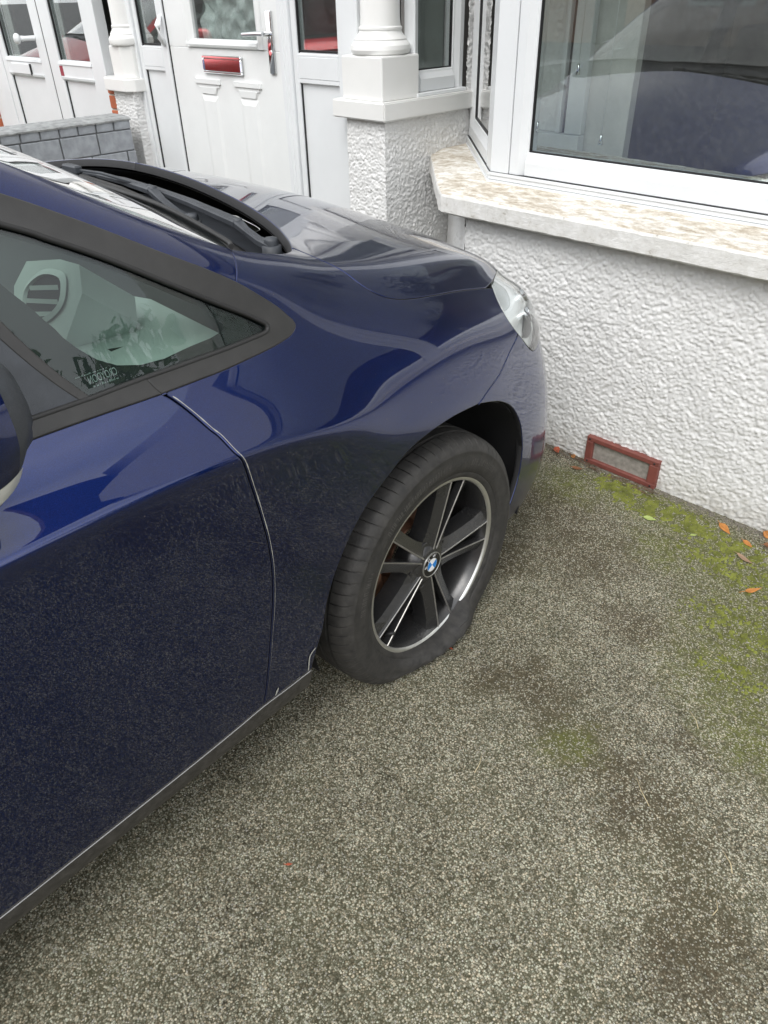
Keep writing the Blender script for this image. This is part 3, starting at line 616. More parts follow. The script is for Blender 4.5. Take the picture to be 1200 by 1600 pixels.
def build_wheel_parts(root, flat):
    """an alloy wheel; local x points outwards, origin at the hub centre in the plane of the rim's outer lip"""
    # --- tyre
    prof = [(-.012, .219), (-.002, .224), (.003, .231), (.0075, .238), (.0065, .2425), (.0085, .244), (.0125, .262), (.0135, .276), (.0105, .291), (.0115, .293), (.0105, .297), (.0045, .309), (-.003, .3165), (-.010, .3205), (-.022, .3240), (-.036, .3262), (-.0365, .3195), (-.0445, .3195), (-.045, .3268), (-.066, .3278), (-.0665, .3205), (-.0755, .3205), (-.076, .328), (-.098, .3282)]
    half = len(prof); c0 = -.098
    prof = prof+[(2*c0-x, r) for x, r in prof[:-1][::-1]]
    NB = 74; cols = []
    for k in range(NB):
        a = 2*PI*k/NB; d = 2*PI/NB
        for t, s in ((0, 0), (.34, 0), (.68, 0), (.80, 0), (.83, 1), (.90, 1), (.93, 0)): cols.append((a+t*d, s))
    R0, RT, HUB = .222, .328, .275 if flat else .318
    V = []; np_ = len(prof)
    for a, slit in cols:
        s_, co = math.sin(a), math.cos(a)
        for j, (x, r) in enumerate(prof):
            jj = min(j, np_-1-j); aa = a
            rr = r
            if 11 <= jj <= 15:
                aa = a+.018*(jj-11)/4
                if slit: rr = r-(.0034 if jj >= 12 else .0015)
            s_, co = math.sin(aa), math.cos(aa)
            xx = x
            rg = HUB/(-s_) if s_ < -.1 else 9.
            lim = RT+.0003
            k = .010
            rq = rg if rg < lim-.02 else -k*math.log(math.exp(-(rg)/k)+math.exp(-lim/k)) if rg < lim+.08 else lim
            if rq < RT:
                sq = (rq-R0)/(RT-R0); t = max(0, (rr-R0)/(RT-R0)); r_new = R0+(rr-R0)*sq
                sg = 1 if x > c0 else -1; edge = min(1, abs(x-c0)/.09)
                B = .058*(1-sq)*math.sin(PI*min(1, t)**.9)*edge
                B += (.010+.065*math.exp(-((aa-2*PI+.98)/.30)**2))*(1-sq)*edge*math.sin(PI*min(1, t)**.7)
                wr = .004*(1-sq)*math.sin(aa*37)*math.sin(PI*t)*edge if flat else 0
                xx = x+sg*(B+wr); rr = r_new
                if flat:
                    g_ = math.exp(-((aa-2*PI+.92)/.30)**2)*2*(1-sq)      # the wall folds out over the rim, towards the front
                    fo = math.exp(-((t-.10)/.13)**2)*edge*g_
                    xx += sg*.050*fo; rr -= .010*fo
                    rr = min(rr, rg-.001)
            V.append((xx, rr*co, rr*s_))
    n = len(cols); F = []
    for i in range(n):
        for j in range(np_-1):
            a, b = i*np_+j, ((i+1) % n)*np_+j; F.append((a, a+1, b+1, b))
    me = mesh_obj('tyre', V, F, TYRE, root, True)
    me.data.set_sharp_from_angle(angle=math.radians(48))
    # --- faint moulded characters on the sidewall (too worn to read)
    bm = bmesh.new(); rr_ = random.Random(5)
    for a0, a1 in ((42, 66), (84, 132), (150, 172)):
        a = a0
        while a < a1:
            wd = rr_.uniform(1.0, 2.4); hgt = rr_.choice((.013, .016, .016)); ph = math.radians(a)
            for k in range(rr_.choice((1, 2, 2))):
                p_ = math.radians(a+k*wd*.55); 
                vv4 = [bm.verts.new((xx, r_*math.cos(q_), r_*math.sin(q_))) for r_, q_, xx in ((.263, p_, .0136), (.263, p_+.006, .0136), (.263+hgt, p_+.006, .0146), (.263+hgt, p_, .0146))]
                bm.faces.new(vv4)
            if rr_.random() < .7:
                p_ = math.radians(a); z_ = rr_.choice((.263, .263+hgt-.0025, .263+hgt*.45)); vv4 = [bm.verts.new((.0142, r_*math.cos(q_), r_*math.sin(q_))) for r_, q_ in ((z_, p_), (z_, p_+math.radians(wd*.6)), (z_+.0022, p_+math.radians(wd*.6)), (z_+.0022, p_))]; bm.faces.new(vv4)
            a += wd+.55
    bmesh.ops.recalc_face_normals(bm, faces=bm.faces); tag(bm_obj('sidewall_marks', bm, TYREMARK, root), kind='stuff')
    # --- rim barrel with a machined lip
    bm = bmesh.new()
    add_lathe(bm, [(.2175, -.012), (.2305, -.004), (.2320, -.001), (.2310, .0012), (.2245, .0016), (.2205, -.001), (.2190, -.005), (.2150, -.012), (.2085, -.030), (.2055, -.060), (.2050, -.15), (.214, -.19)], 96, 'x', mats=[0, 0, 1, 1, 1, 1, 0, 0, 0, 0, 0])
    bmesh.ops.recalc_face_normals(bm, faces=bm.faces)
    bm_obj('rim', bm, [ALLOY, SILVER], root, True, 50)
    # --- five double spokes: two arms that leave the hub together and part towards the rim
    def spoke_mesh():
        bm = bmesh.new()
        def X(r): return -.003-.013*(1-(r/.222))**1.0      # face depth
        N_ = 9
        for sgn in (1, -1):
            rows = []
            for i in range(N_):
                t = i/(N_-1); r = .040+t*(.2195-.040)
                inn = (.0045+.0205*t**1.15)                     # inner edge of the arm (slot side)
                wid = .034-.004*math.sin(PI*t)+.012*max(0, t-.75)*4*.5
                if t < .25: wid += .006*(1-t/.25)
                out = inn+wid
                xf = X(r)
                pts = [(inn, xf-.006-.024*(1-.5*t)), (inn-.0002, xf-.0018), (inn+.0005, xf), (inn+.0028, xf), (inn+.0038, xf-.0013), (inn+.010, xf-.0045), (out, xf-.0135), (out+.001, xf-.056)]
                rows.append([bm.verts.new((p[1], r*1., sgn*p[0])) for p in pts])
            for i in range(N_-1):
                for j in range(len(rows[0])-1):
                    f = bm.faces.new((rows[i][j], rows[i+1][j], rows[i+1][j+1], rows[i][j+1])); f.material_index = 1 if j in (1, 2, 3) else 0
                f = bm.faces.new((rows[i][0], rows[i][-1], rows[i+1][-1], rows[i+1][0]))
        # the bridge that closes the slot at the hub, with the bright line running round it
        M_ = 8; ra = []; rb = []
        for i in range(M_+1):
            a = PI/2+PI*i/M_
            cx_, r0 = .040, .0045
            y_, z_ = math.cos(a), math.sin(a)
            ra.append(bm.verts.new((X(.04), cx_+(r0+.0006)*y_, (r0+.0006)*z_))); rb.append(bm.verts.new((X(.04), cx_+(r0+.0030)*y_, (r0+.0030)*z_)))
        for i in range(M_): bm.faces.new((ra[i], ra[i+1], rb[i+1], rb[i])).material_index = 1
        fl = [bm.verts.new((X(.05)-.022, .036, -.006)), bm.verts.new((X(.05)-.022, .036, .006)), bm.verts.new((X(.1)-.024, .12, .016)), bm.verts.new((X(.1)-.024, .12, -.016))]
        bmesh.ops.recalc_face_normals(bm, faces=bm.faces)
        return bm
    ob = bm_obj('spoke', spoke_mesh(), [ALLOY, SPOKEEDGE], root)
    for k in range(5):
        o = ob
        if k:
            o = ob.copy(); COL.objects.link(o); o.parent = root
        o.rotation_euler = (math.radians(67.5-72*k), 0, 0)
    # --- hub with bolt recesses
    bm = bmesh.new()
    add_lathe(bm, [(.0335, -.0125), (.040, -.0135), (.050, -.018), (.058, -.026), (.066, -.052), (.070, -.075), (.0, -.075)], 60, 'x')
    for k in range(5):
        a = math.radians(67.5-36-72*k); cy, cz = .056*math.cos(a), .056*math.sin(a)
        add_lathe(bm, [(.0125, -.0300), (.0125, -.0225), (.0105, -.0215), (.0085, -.0225), (.0080, -.034)], 16, 'x', center=(0, cy, cz))
        add_lathe(bm, [(.0001, -.0265), (.0068, -.0265), (.0072, -.034)], 6, 'x', mat=1, center=(0, cy, cz))
    bmesh.ops.recalc_face_normals(bm, faces=bm.faces)
    bm_obj('hub', bm, [ALLOY, DARKIRON], root, True, 40)
    # --- round badge: black ring with letters, blue and white quarters
    bm = bmesh.new(); mats = [BADGEBLACK, SILVER, BADGEBLUE, WHITE]
    add_lathe(bm, [(.0180, -.0100), (.0310, -.0102), (.0315, -.0096), (.0330, -.0096), (.0335, -.0125)], 48, 'x', mats=[0, 1, 1, 1])
    add_lathe(bm, [(.0172, -.0098), (.0182, -.0097), (.0186, -.0100)], 48, 'x', mats=[1, 1])
    for q in range(4):
        n = 12; cen = bm.verts.new((-.0098, 0, 0)); arc = [bm.verts.new((-.0098, .0173*math.cos(q*PI/2+PI/2*i/n+.55), .0173*math.sin(q*PI/2+PI/2*i/n+.55))) for i in range(n+1)]
        for i in range(n): bm.faces.new((cen, arc[i], arc[i+1])).material_index = 2 if q % 2 else 3
    for ch, ang in (('B', 137), ('M', 90), ('W', 43)):
        cu = bpy.data.curves.new('t', 'FONT'); cu.body = ch; cu.size = .0125; cu.align_x = 'CENTER'; cu.align_y = 'CENTER'
        to = bpy.data.objects.new('t', cu); COL.objects.link(to); dg = bpy.context.evaluated_depsgraph_get(); me_ = bpy.data.meshes.new_from_object(to.evaluated_get(dg))
        a = math.radians(ang)
        tb = bmesh.new(); tb.from_mesh(me_); 
        # letter plane (x right, y up) -> wheel plane seen from outside: right = +y (forward), up = +z; turned about the hub
        Mx = Matrix(((0, 0, 1, -.0092), (1, 0, 0, 0), (0, 1, 0, 0), (0, 0, 0, 1)))
        Rt = Matrix.Rotation(a-PI/2+.55, 4, 'X')
        for v in tb.verts: v.co = Rt @ (Mx @ v.co + Vector((0, 0, .0246)))
        for f in tb.faces: f.material_index = 3
        tmp = bpy.data.meshes.new('t'); tb.to_mesh(tmp); tb.free(); n0 = len(bm.faces); bm.from_mesh(tmp)
        bpy.data.meshes.remove(tmp); bpy.data.objects.remove(to); bpy.data.curves.remove(cu); bpy.data.meshes.remove(me_)
    bm_obj('hub_badge', bm, mats, root, True, 40)
    # --- brake
    bm = bmesh.new()
    add_lathe(bm, [(.075, -.078), (.078, -.080), (.080, -.118), (.146, -.118), (.147, -.119), (.147, -.143), (.08, -.143)], 60, 'x', mats=[1, 1, 1, 0, 1, 1])
    bmesh.ops.recalc_face_normals(bm, faces=bm.faces)
    bm_obj('brake_disc', bm, [DARKIRON, RUST], root, True, 40)
    bm = bmesh.new()
    n = 9; poly = [(.163*math.cos(a), .163*math.sin(a)) for a in np.linspace(math.radians(150), math.radians(214), n)]+[(.095*math.cos(a), .095*math.sin(a)) for a in np.linspace(math.radians(210), math.radians(154), n)]
    add_prism(bm, poly, -.155, -.085, M=Matrix(((0, 0, 1, 0), (1, 0, 0, 0), (0, 1, 0, 0), (0, 0, 0, 1))))
    bmesh.ops.bevel(bm, geom=bm.edges[:], offset=.006, segments=1, affect='EDGES'); bmesh.ops.recalc_face_normals(bm, faces=bm.faces)
    bm_obj('brake_caliper', bm, RUST, root)
    tube('valve_stem', [(-.02, .2*math.cos(3.75), .2*math.sin(3.75)), (.0, .186*math.cos(3.75), .186*math.sin(3.75))], .004, RUBBER, root, 8)

def make_car(paint, label):
    loc = Matrix.Rotation(CAR_YAW, 3, 'Z') @ Vector(OFF)
    root = thing('parked_car', label, 'car', loc, CAR_YAW)
    for mir in (False, True):
        k = dict(mirror=mir)
        panel('front_wing', FENDER, paint, root, black=False, **k)
        door = panel('front_door', DOOR, paint, root, **k)
        panel('rear_door', REARDOOR, paint, root, **k)
        panel('sill', ROCKER, DUSTYSILL, root, inset=.0008, **k)
        sl_ = np.array(c_([(9.0, 1.97), (8.4, 1.975), (7.80, 2.0), (7.3, 1.97), (6.5, 1.94), (5.2, 1.93), (3.2, 1.93), (1.8, 1.93)], 8)); SP = S(sl_[:, 0], sl_[:, 1])+nrm_of(S, sl_[:, 0], sl_[:, 1])*.0008-OFF
        tube('sill_lip_glint', [tuple(p*np.array([-1, 1, 1]) if mir else p) for p in SP], .0011, SILLGLINT, root, 6)  # bright reflection on the door's lower lip, modelled as a grey tube
        panel('rear_wing', QUARTER, paint, root, **k)
        panel('window_trim', TRIM, BLACKTRIM, root, off=.0025, inset=.001, flange=.012, lip=.003, **k)
        panel('belt_trim', BELT, BLACKTRIM, root, off=.0028, inset=.001, flange=.012, lip=.003, **k)
        sq_ = np.array([p for p in c_(IN_TOP, 5) if p[0] > 1.2][:-1]+c_(IN_BOT, 5)+c_(IN_BELT, 5)[1:]); SP = S(sq_[:, 0], sq_[:, 1])-OFF
        tube('glass_seal', [tuple(p*np.array([-1, 1, 1]) if mir else p) for p in SP], .0042, RUBBER, root, 6)
        panel('window_bar', BAR, BLACKTRIM, root, off=.0005, inset=.0005, flange=.012, lip=.002, **k)
        panel('mirror_sail_panel', SAIL, PLASTIC, root, off=-.001, inset=.001, flange=.008, **k)
        q = panel('quarter_window', QGLASS, GLASS, root, off=-.004, inset=-.002, flange=0, **k)
        panel('frit_border', FRITP, FRIT, q, off=-.008, inset=-.001, flange=0, **k)
        panel('door_window', DGLASS, GLASS, root, off=-.004, inset=-.002, flange=0, **k)
        panel('rear_door_window', RGLASS, GLASS, root, off=-.004, inset=-.002, flange=0, **k)
        panel('door_pillar_trim', BPIL, BLACKTRIM, root, off=0, inset=.0005, **k)
        hl = panel('headlight', LAMP, CLEAR, root, off=.0015, inset=.0015, flange=.010, lip=.002, **k)
        panel('lamp_reflector', LAMP, REFLECTOR, hl, off=-.016, inset=.006, flange=0, **k)
        panel('lamp_bezel', c_([(17.75, 6.9), (18.1, 6.7), (18.5, 7.3), (18.7, 8.3), (18.5, 9.1), (18.2, 8.5), (17.9, 7.7), (17.75, 6.9)], 4)[:-1], DASHDARK, hl, off=-.012, inset=0, flange=.003, **k)
        # dark lamp bowl with a bright ring
        for (uu, vv, rad) in ((18.35, 8.6, .020), (18.9, 10.0, .018)):
            P0 = S(uu, vv); n0 = nrm_of(S, np.array(uu), np.array(vv)); f0 = np.array(n0)+np.array([.0, .35, 0.]); f0 /= np.linalg.norm(f0)
            P0 = P0-n0*.014
            bm = bmesh.new(); add_lathe(bm, [(rad, .004), (rad*1.08, .010), (rad*.95, .012), (rad*.85, .0), (rad*.5, -.012), (.0005, -.014)], 28, 'z', mats=[1, 1, 1, 0, 0])
            qz = Vector(f0).to_track_quat('Z', 'Y').to_matrix().to_4x4(); qz.translation = Vector(P0-OFF)
            bmesh.ops.transform(bm, matrix=qz, verts=bm.verts)
            if mir:
                for v in bm.verts: v.co.x *= -1
            bmesh.ops.recalc_face_normals(bm, faces=bm.faces); bm_obj('lamp_ring', bm, [REFLECTOR, CHROME], hl, True)
        # wheel arch liners
        for yc in (0., -2.67):
            V = []; F = []; N_ = 28
            for i in range(N_+1):
                a = math.radians(-14+208*i/N_); r = .392
                for x in (-.012, -.15, -.33): V.append((x, yc+r*math.cos(a), .31+(r*math.sin(a) if math.sin(a) > -.62 else -.24)))
            for i in range(N_):
                for j in range(2): a = i*3+j; F.append((a, a+1, a+4, a+3))
            b0 = len(V); V.append((-.33, yc, .31))
            for i in range(N_): F.append((i*3+2, b0, i*3+5))
            V = np.array(V)-OFF
            if mir: V = V*np.array([-1, 1, 1])
            mesh_obj('wheel_arch_liner', V, F, BLACK, root, True)
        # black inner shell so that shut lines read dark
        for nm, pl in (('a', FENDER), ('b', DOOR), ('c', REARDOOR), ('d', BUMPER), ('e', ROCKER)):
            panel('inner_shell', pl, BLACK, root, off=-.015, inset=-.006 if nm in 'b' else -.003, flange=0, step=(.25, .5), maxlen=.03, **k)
    panel('bonnet', HOOD, paint, root, sym=True, inset=.003, flange=.018, lip=.0018)
    panel('inner_bonnet', HOOD, BLACK, root, sym=True, off=-.022, inset=.002, flange=0, step=(.25, .5), maxlen=.03)
    panel('roof', ROOFP, paint, root, sym=True, inset=.001)
    bp = panel('front_bumper', BUMPER, paint, root, sym=True)
    panel('lower_intake', [(19.3, 1.4), (20.9, 1.2), (21.999, 1.2), (21.999, 18)][:2]+[(21.999, 1.2), (21.999, 3.4), (20.5, 3.3), (19.5, 2.8)], BLACK, bp, sym=False, off=.003, inset=0, flange=.004)
    panel('lower_intake', [(19.3, 1.4), (20.9, 1.2), (21.999, 1.2), (21.999, 3.4), (20.5, 3.3), (19.5, 2.8)], BLACK, bp, mirror=True, off=.003, inset=0, flange=.004)
    for mir in (False, True):
        kg = panel('kidney_grille', [(20.75, 7.3), (21.85, 6.6), (21.88, 11), (21.6, 16.5), (20.75, 14.5)], BLACK, bp, mirror=mir, off=.004, inset=0, flange=.006)
    ws = panel('windscreen', WSCR, WSGLASS, root, sym=True, surf=WS, off=-.002, inset=.0, flange=0)
    # tail: close the back
    ring = S(np.zeros(37), np.linspace(0, 18, 37)); L = ring-OFF; Rr = (L*np.array([-1, 1, 1]))[::-1]
    mesh_obj('tailgate', np.vstack([L, Rr]), [list(range(len(L)*2))[::-1]], paint, root)
    # ---- scuttle between glass and bonnet
    vs_ = np.linspace(14.32, 18, 40)
    base_u = np.interp(vs_, [14.3, 14.6, 15.2, 16.1, 17.1, 18], [9.50, 9.60, 9.72, 9.95, 10.25, 10.35])
    A = WS(base_u, vs_)
    hr = np.array(c_(HOODR, 8)); hr = hr[np.argsort(hr[:, 1])]
    hu = np.interp(vs_, np.r_[14.3, hr[:, 1]], np.r_[10.2, hr[:, 0]]); Bq = S(hu, vs_)
    inner = np.interp(vs_, [14.3, 14.9], [0, 1])
    V = []; rowsN = 7
    prof_t = [(-.03, .006), (.10, -.012), (.25, -.030), (.45, -.052), (.7, -.075), (.95, -.085), (1.3, -.085)]
    for (t, dz) in prof_t:
        Q = A+(Bq-A)*t; Q[:, 2] += dz*inner-.002; V.append(Q)
    V = np.array(V); nr, nc = V.shape[:2]
    Vl = V.reshape(-1, 3)-OFF; F = [(i*nc+j, i*nc+j+1, (i+1)*nc+j+1, (i+1)*nc+j) for i in range(nr-1) for j in range(nc-1)]
    k = len(Vl); Vf = np.vstack([Vl, Vl*np.array([-1, 1, 1])]); Ff = [f[::-1] for f in F]+[tuple(i+k for i in f) for f in F]
    sc_o = mesh_obj('scuttle_panel', Vf, Ff, PLASTIC, root, True)
    # rubber lip along the foot of the glass
    bm = bmesh.new()
    lipc = [tuple(a) for a in (A+np.array([0, .006, .003])-OFF)]
    add_tube(bm, lipc, .0045, 8); add_tube(bm, [(-x, y, z) for x, y, z in lipc], .0045, 8)
    bmesh.ops.recalc_face_normals(bm, faces=bm.faces); bm_obj('scuttle_seal', bm, RUBBER, sc_o)
    # pale dusty edge along the wing
    # louvre ribs
    bm = bmesh.new()
    for j in np.linspace(4, 33, 52):
        i0 = int(j); fr = j-i0
        a = V[2, i0]*(1-fr)+V[2, i0+1]*fr; b = V[4, i0]*(1-fr)+V[4, i0+1]*fr
        a = a-OFF+np.array([0, 0, .006]); b = b-OFF+np.array([0, 0, .010])
        add_tube(bm, [tuple(a), tuple((a+b)/2+np.array([0, 0, .004])), tuple(b)], .0028, 5)
    bmesh.ops.recalc_face_normals(bm, faces=bm.faces); tag(bm_obj('louvre_ribs', bm, RUBBER, sc_o), kind='stuff')
    # ---- wipers (pivot, arm with hinge, blade)
    def wiper(piv, joint, mid, tip, bl0, bl1):
        j = np.array(joint); p = np.array(piv); md = np.array(mid); tp = np.array(tip)
        bm = bmesh.new(); add_bar(bm, [cv(j), cv(j*.5+md*.5+np.array([0, 0, .003])), cv(md)], [.024, .020, .013], [.012, .011, .009])
        bmesh.ops.recalc_face_normals(bm, faces=bm.faces); w_ = bm_obj('wiper', bm, PLASTIC, root)
        bm = bmesh.new()
        add_bar(bm, [cv(p+np.array([0, 0, -.006])), cv(p*.7+j*.3+np.array([.004, -.010, -.004])), cv(p*.35+j*.65+np.array([.004, -.010, .0])), cv(j)], [.026, .017, .016, .022], [.014, .012, .011, .012])
        add_lathe(bm, [(.014, -.02), (.014, .004), (.0125, .009), (.0, .010)], 6, 'z', center=cv(p))
        add_lathe(bm, [(.019, -.03), (.019, -.006), (.014, -.004)], 18, 'z', center=cv(p))
        add_lathe(bm, [(.0095, -.008), (.0095, .0075), (.0, .009)], 14, 'z', center=cv(j))
        bmesh.ops.recalc_face_normals(bm, faces=bm.faces); bm_obj('arm_hinge', bm, PLASTIC, w_)
        bm = bmesh.new(); add_bar(bm, [cv(md), cv(md*.4+tp*.6+np.array([0, 0, .006])), cv(tp)], [.009, .007, .007], [.006, .005, .005])
        add_box(bm, -.032, .028, -.010, .010, -.008, .010, .003, 0, Matrix.Translation(cv(tip)))
        bmesh.ops.recalc_face_normals(bm, faces=bm.faces); bm_obj('arm_rod', bm, PLASTIC, w_)
        bm = bmesh.new(); b0, b1 = np.array(bl0), np.array(bl1)
        add_bar(bm, [cv(b0), cv((b0+b1)/2+np.array([0, 0, .003])), cv(b1)], [.010, .013, .010], [.008, .010, .007])
        add_bar(bm, [cv(b0+np.array([0, -.003, -.010])), cv(b1+np.array([0, -.003, -.010]))], .003, .012)
        bmesh.ops.recalc_face_normals(bm, faces=bm.faces); bm_obj('wiper_blade', bm, RUBBER, w_)
    wiper((-.290, -.160, 1.018), (-.400, -.148, 1.036), (-.705, -.145, 1.066), (-.95, -.182, 1.080), (-.905, -.188, 1.072), (-.535, -.222, 1.060))
    wiper((-.525, -.168, 1.030), (-.665, -.160, 1.066), (-.95, -.12, 1.058), (-1.28, -.15, 1.045), (-1.26, -.17, 1.04), (-.90, -.19, 1.05))
    # ---- door mirrors, folded back along the door
    for mir in (False, True):
        fx = np.array([-1, 1, 1]) if mir else np.array([1, 1, 1])
        def ell(name, mat, th0, th1, par, grow=0., u0=0., u1=1., strip=False):
            """shell of the mirror head: u runs backwards from the hinge end, th round the section"""
            nu_, nt_ = 22, 26; V = []
            for i in range(nu_+1):
                t = u0+(u1-u0)*i/nu_; y = -.822-.250*t
                g = (1-(1-min(1, t/.34))**2.2)**.5 if t < .34 else (1-((t-.34)/.66)**5)**.5 if t < 1 else 0
                zc = 1.052-.012*t; xc_ = .070+.012*t
                hz = .012+.080*g; hx = .010+.058*g
                for j in range(nt_+1):
                    th = math.radians(th0+(th1-th0)*j/nt_)
                    c, s_ = math.cos(th), math.sin(th)
                    e = .78
                    V.append((xc_+(hx+grow)*math.copysign(abs(c)**e, c), y-.035*(-s_ if s_ < 0 else 0)*(1-t), zc+(hz+grow)*math.copysign(abs(s_)**e, s_)))
            V = (np.array(V)-OFF)*fx; F = [(i*(nt_+1)+j, (i+1)*(nt_+1)+j, (i+1)*(nt_+1)+j+1, i*(nt_+1)+j+1) for i in range(nu_) for j in range(nt_)]
            if not mir: F = [f[::-1] for f in F]
            return mesh_obj(name, V, F, mat, par, True)
        mr = ell('door_mirror', PLASTIC, -180, 180, root)
        ell('mirror_cap', paint, -18, 118, mr, .004, .16, .97)
        ell('indicator_strip', REFLECTOR, -34, -19, mr, .0035, .13, .95)
        bm = bmesh.new(); pts = [(-.06, -.815, 1.0), (.0, -.825, .998), (.04, -.835, 1.01), (.068, -.85, 1.04)]
        add_tube(bm, [tuple((np.array(p)-OFF)*fx) for p in c_(pts, 4)], [.024]*4+[.022]*4+[.022]*5, 12)
        bmesh.ops.recalc_face_normals(bm, faces=bm.faces); bm_obj('mirror_foot', bm, PLASTIC, mr)
        bm = bmesh.new(); add_box(bm, -.004, .004, -.10, .10, -.06, .06, .003, 0, Matrix.Translation(Vector((np.array((.010, -.93, 1.045))-OFF)*fx)))
        bm_obj('mirror_glass', bm, CHROME, mr)
    # ---- cabin
    def cbox(name, x0, x1, y0, y1, z0, z1, mat, par, bev=.02, seg=2):
        return box(name, x0-OFF[0], x1-OFF[0], y0-OFF[1], y1-OFF[1], z0, z1, mat, par, bev, None, seg)
    cbox('cabin_floor', -1.66, -.09, -3.2, -.1, .22, .30, BLACK, root, .01)
    dash = cbox('dashboard', -1.63, -.12, -.70, -.28, .55, .90, DASHDARK, root, .04)
    # top of the dash: a sheet that dips towards the side window
    V = []; nx, ny = 24, 14
    for i in range(nx+1):
        for j in range(ny+1):
            x = -1.66+(1.58)*i/nx; y = -.70+.40*j/ny
            e = min(x+1.66, -.08-x); z = .955+.020*min(1, max(0, (e-.18)/.15))-.02*max(0, (y+.45)/.15)*0
            if y < -.66: z -= .03*((-.66-y)/.04)
            V.append((x, y, z))
    F = [(i*(ny+1)+j, (i+1)*(ny+1)+j, (i+1)*(ny+1)+j+1, i*(ny+1)+j+1) for i in range(nx) for j in range(ny)]
    mesh_obj('dash_top', np.array(V)-OFF, F, DASHDARK, dash, True)
    pl_ = [(-.335, -.590), (-.425, -.455), (-.31, -.425), (-.20, -.425), (-.095, -.43), (-.09, -.61), (-.20, -.635)]  # outline of the glare on the dark dash top, built as a pale panel
    for sgn in (1, -1):
        bm = bmesh.new(); add_prism(bm, [(x-OFF[0], y-OFF[1]) for x, y in pl_], .958, .9795)
        for v in bm.verts:
            if v.co.z > .97: v.co.z = .9765 if v.co.x+OFF[0] < -.25 else .9620
            if sgn < 0: v.co.x *= -1
        bmesh.ops.recalc_face_normals(bm, faces=bm.faces); bm_obj('dash_glare_panel', bm, DASHGLARE, dash)
    # air outlet: raised face that looks back at the driver
    def quadplane(P0, ax, ay): return lambda a, b, c=0.: tuple(np.array(P0)+np.array(ax)*a+np.array(ay)*b+np.cross(ax, ay)*c-OFF)
    for sgn in (1, -1):
        P = quadplane((-.325, -.600, 1.022), np.array([1, 0, 0]), np.array([0, .42, .907]))
        poly = [(-.085, -.060), (-.10, .0), (-.07, .045), (.03, .066), (.085, .068), (.105, .03), (.075, -.06)]
        bm = bmesh.new(); fr = [bm.verts.new(P(a, b, 0.)) for a, b in poly]; bk = [bm.verts.new(P(a, b-.03, -.10)) for a, b in poly]
        bm.faces.new(fr); n = len(poly)
        for i in range(n): bm.faces.new((fr[i], bk[i], bk[(i+1) % n], fr[(i+1) % n]))
        if sgn < 0:
            for v in bm.verts: v.co.x *= -1
        bmesh.ops.recalc_face_normals(bm, faces=bm.faces); pod = bm_obj('outlet_pod', bm, DASHGLARE, dash)
        bm = bmesh.new(); ov = [(-.062, -.030), (-.058, .006), (-.01, .042), (.050, .050), (.066, .030), (.060, -.002), (.015, -.036), (-.045, -.045)]
        ov = c_(ov+[ov[0]], 5)[:-1]; cx_, cy_ = np.mean(ov, 0)
        r0 = [bm.verts.new(P(a, b, .004)) for a, b in ov]; r1 = [bm.verts.new(P(cx_+(a-cx_)*.84, cy_+(b-cy_)*.80, .007)) for a, b in ov]; r3 = [bm.verts.new(P(cx_+(a-cx_)*.80, cy_+(b-cy_)*.76, .002)) for a, b in ov]
        n = len(ov)
        for i in range(n):
            j = (i+1) % n; bm.faces.new((r0[i], r0[j], r1[j], r1[i])); bm.faces.new((r1[i], r1[j], r3[j], r3[i]))
        f = bm.faces.new(r3); f.material_index = 1
        for q in (-.024, -.004, .017):
            M_ = Matrix([[1, 0, 0, 0], [0, 1, 0, 0], [0, 0, 1, 0], [0, 0, 0, 1]])
            c0_ = [bm.verts.new(P(a, b, c)) for a, b, c in ((-.048+abs(q)*.4, q-.006, .0055), (.050-abs(q)*.4, q+.012, .0055), (.050-abs(q)*.4, q+.005, .003), (-.048+abs(q)*.4, q-.013, .003))]
            bm.faces.new(c0_)
        if sgn < 0:
            for v in bm.verts: v.co.x *= -1
        bmesh.ops.recalc_face_normals(bm, faces=bm.faces); bm_obj('air_outlet', bm, [DASHGLARE, BLACK], dash, False)
        # demister slot and paper slip on the dash top
        for q in range(3):
            o = cbox('demister_slot', -.205, -.190, -.580+q*.029, -.555+q*.029, .9600, .9640, BLACK, dash, .0005, 1)
            if sgn < 0: o.scale.x = -1
    cbox('paper_slip', -.272, -.252, -.590, -.520, .9700, .9775, WHITE, dash, .0003, 1)
    # inner pillar trim
    for mir in (False, True):
        panel('inner_pillar_trim', [(5.2, 12.75), (6.2, 12.7), (7.4, 12.6), (8.6, 12.3), (9.2, 11.9), (9.4, 12.6), (9.5, 13.8), (8.3, 14.15), (7.3, 14.3), (6.2, 14.4), (5.2, 14.4)], PILLARIN, root, off=-.035, inset=0, flange=0, mirror=mir)
        panel('inner_door_card', [(3.2, 2.2), (7.9, 2.2), (7.6, 6), (7.4, 9.8), (3.2, 9.8)], DASHDARK, root, off=-.06, inset=0, flange=0, mirror=mir, step=(.5, .5))
    # seats and steering wheel
    for xs in (-.51, -1.24):
        st_ = cbox('seat', xs-.25, xs+.25, -1.62, -1.08, .42, .60, FABRIC, root, .06, 3)
        M_ = Matrix.Translation(Vector((xs-OFF[0], -1.60-OFF[1], .55))) @ Matrix.Rotation(math.radians(14), 4, 'X')
        box('backrest', -.24, .24, -.08, .07, 0, .66, FABRIC, st_, .06, M_, 3)
        box('headrest', -.13, .13, -.05, .05, .70, .88, FABRIC, st_, .04, M_, 3)
    bm = bmesh.new(); ring_pts = [(.185*math.cos(a), .185*math.sin(a), 0) for a in np.linspace(0, 2*PI, 33)]
    add_tube(bm, ring_pts, .015, 8, cap=False); add_lathe(bm, [(.0, .0), (.055, .005), (.065, -.02), (.03, -.12)], 20)
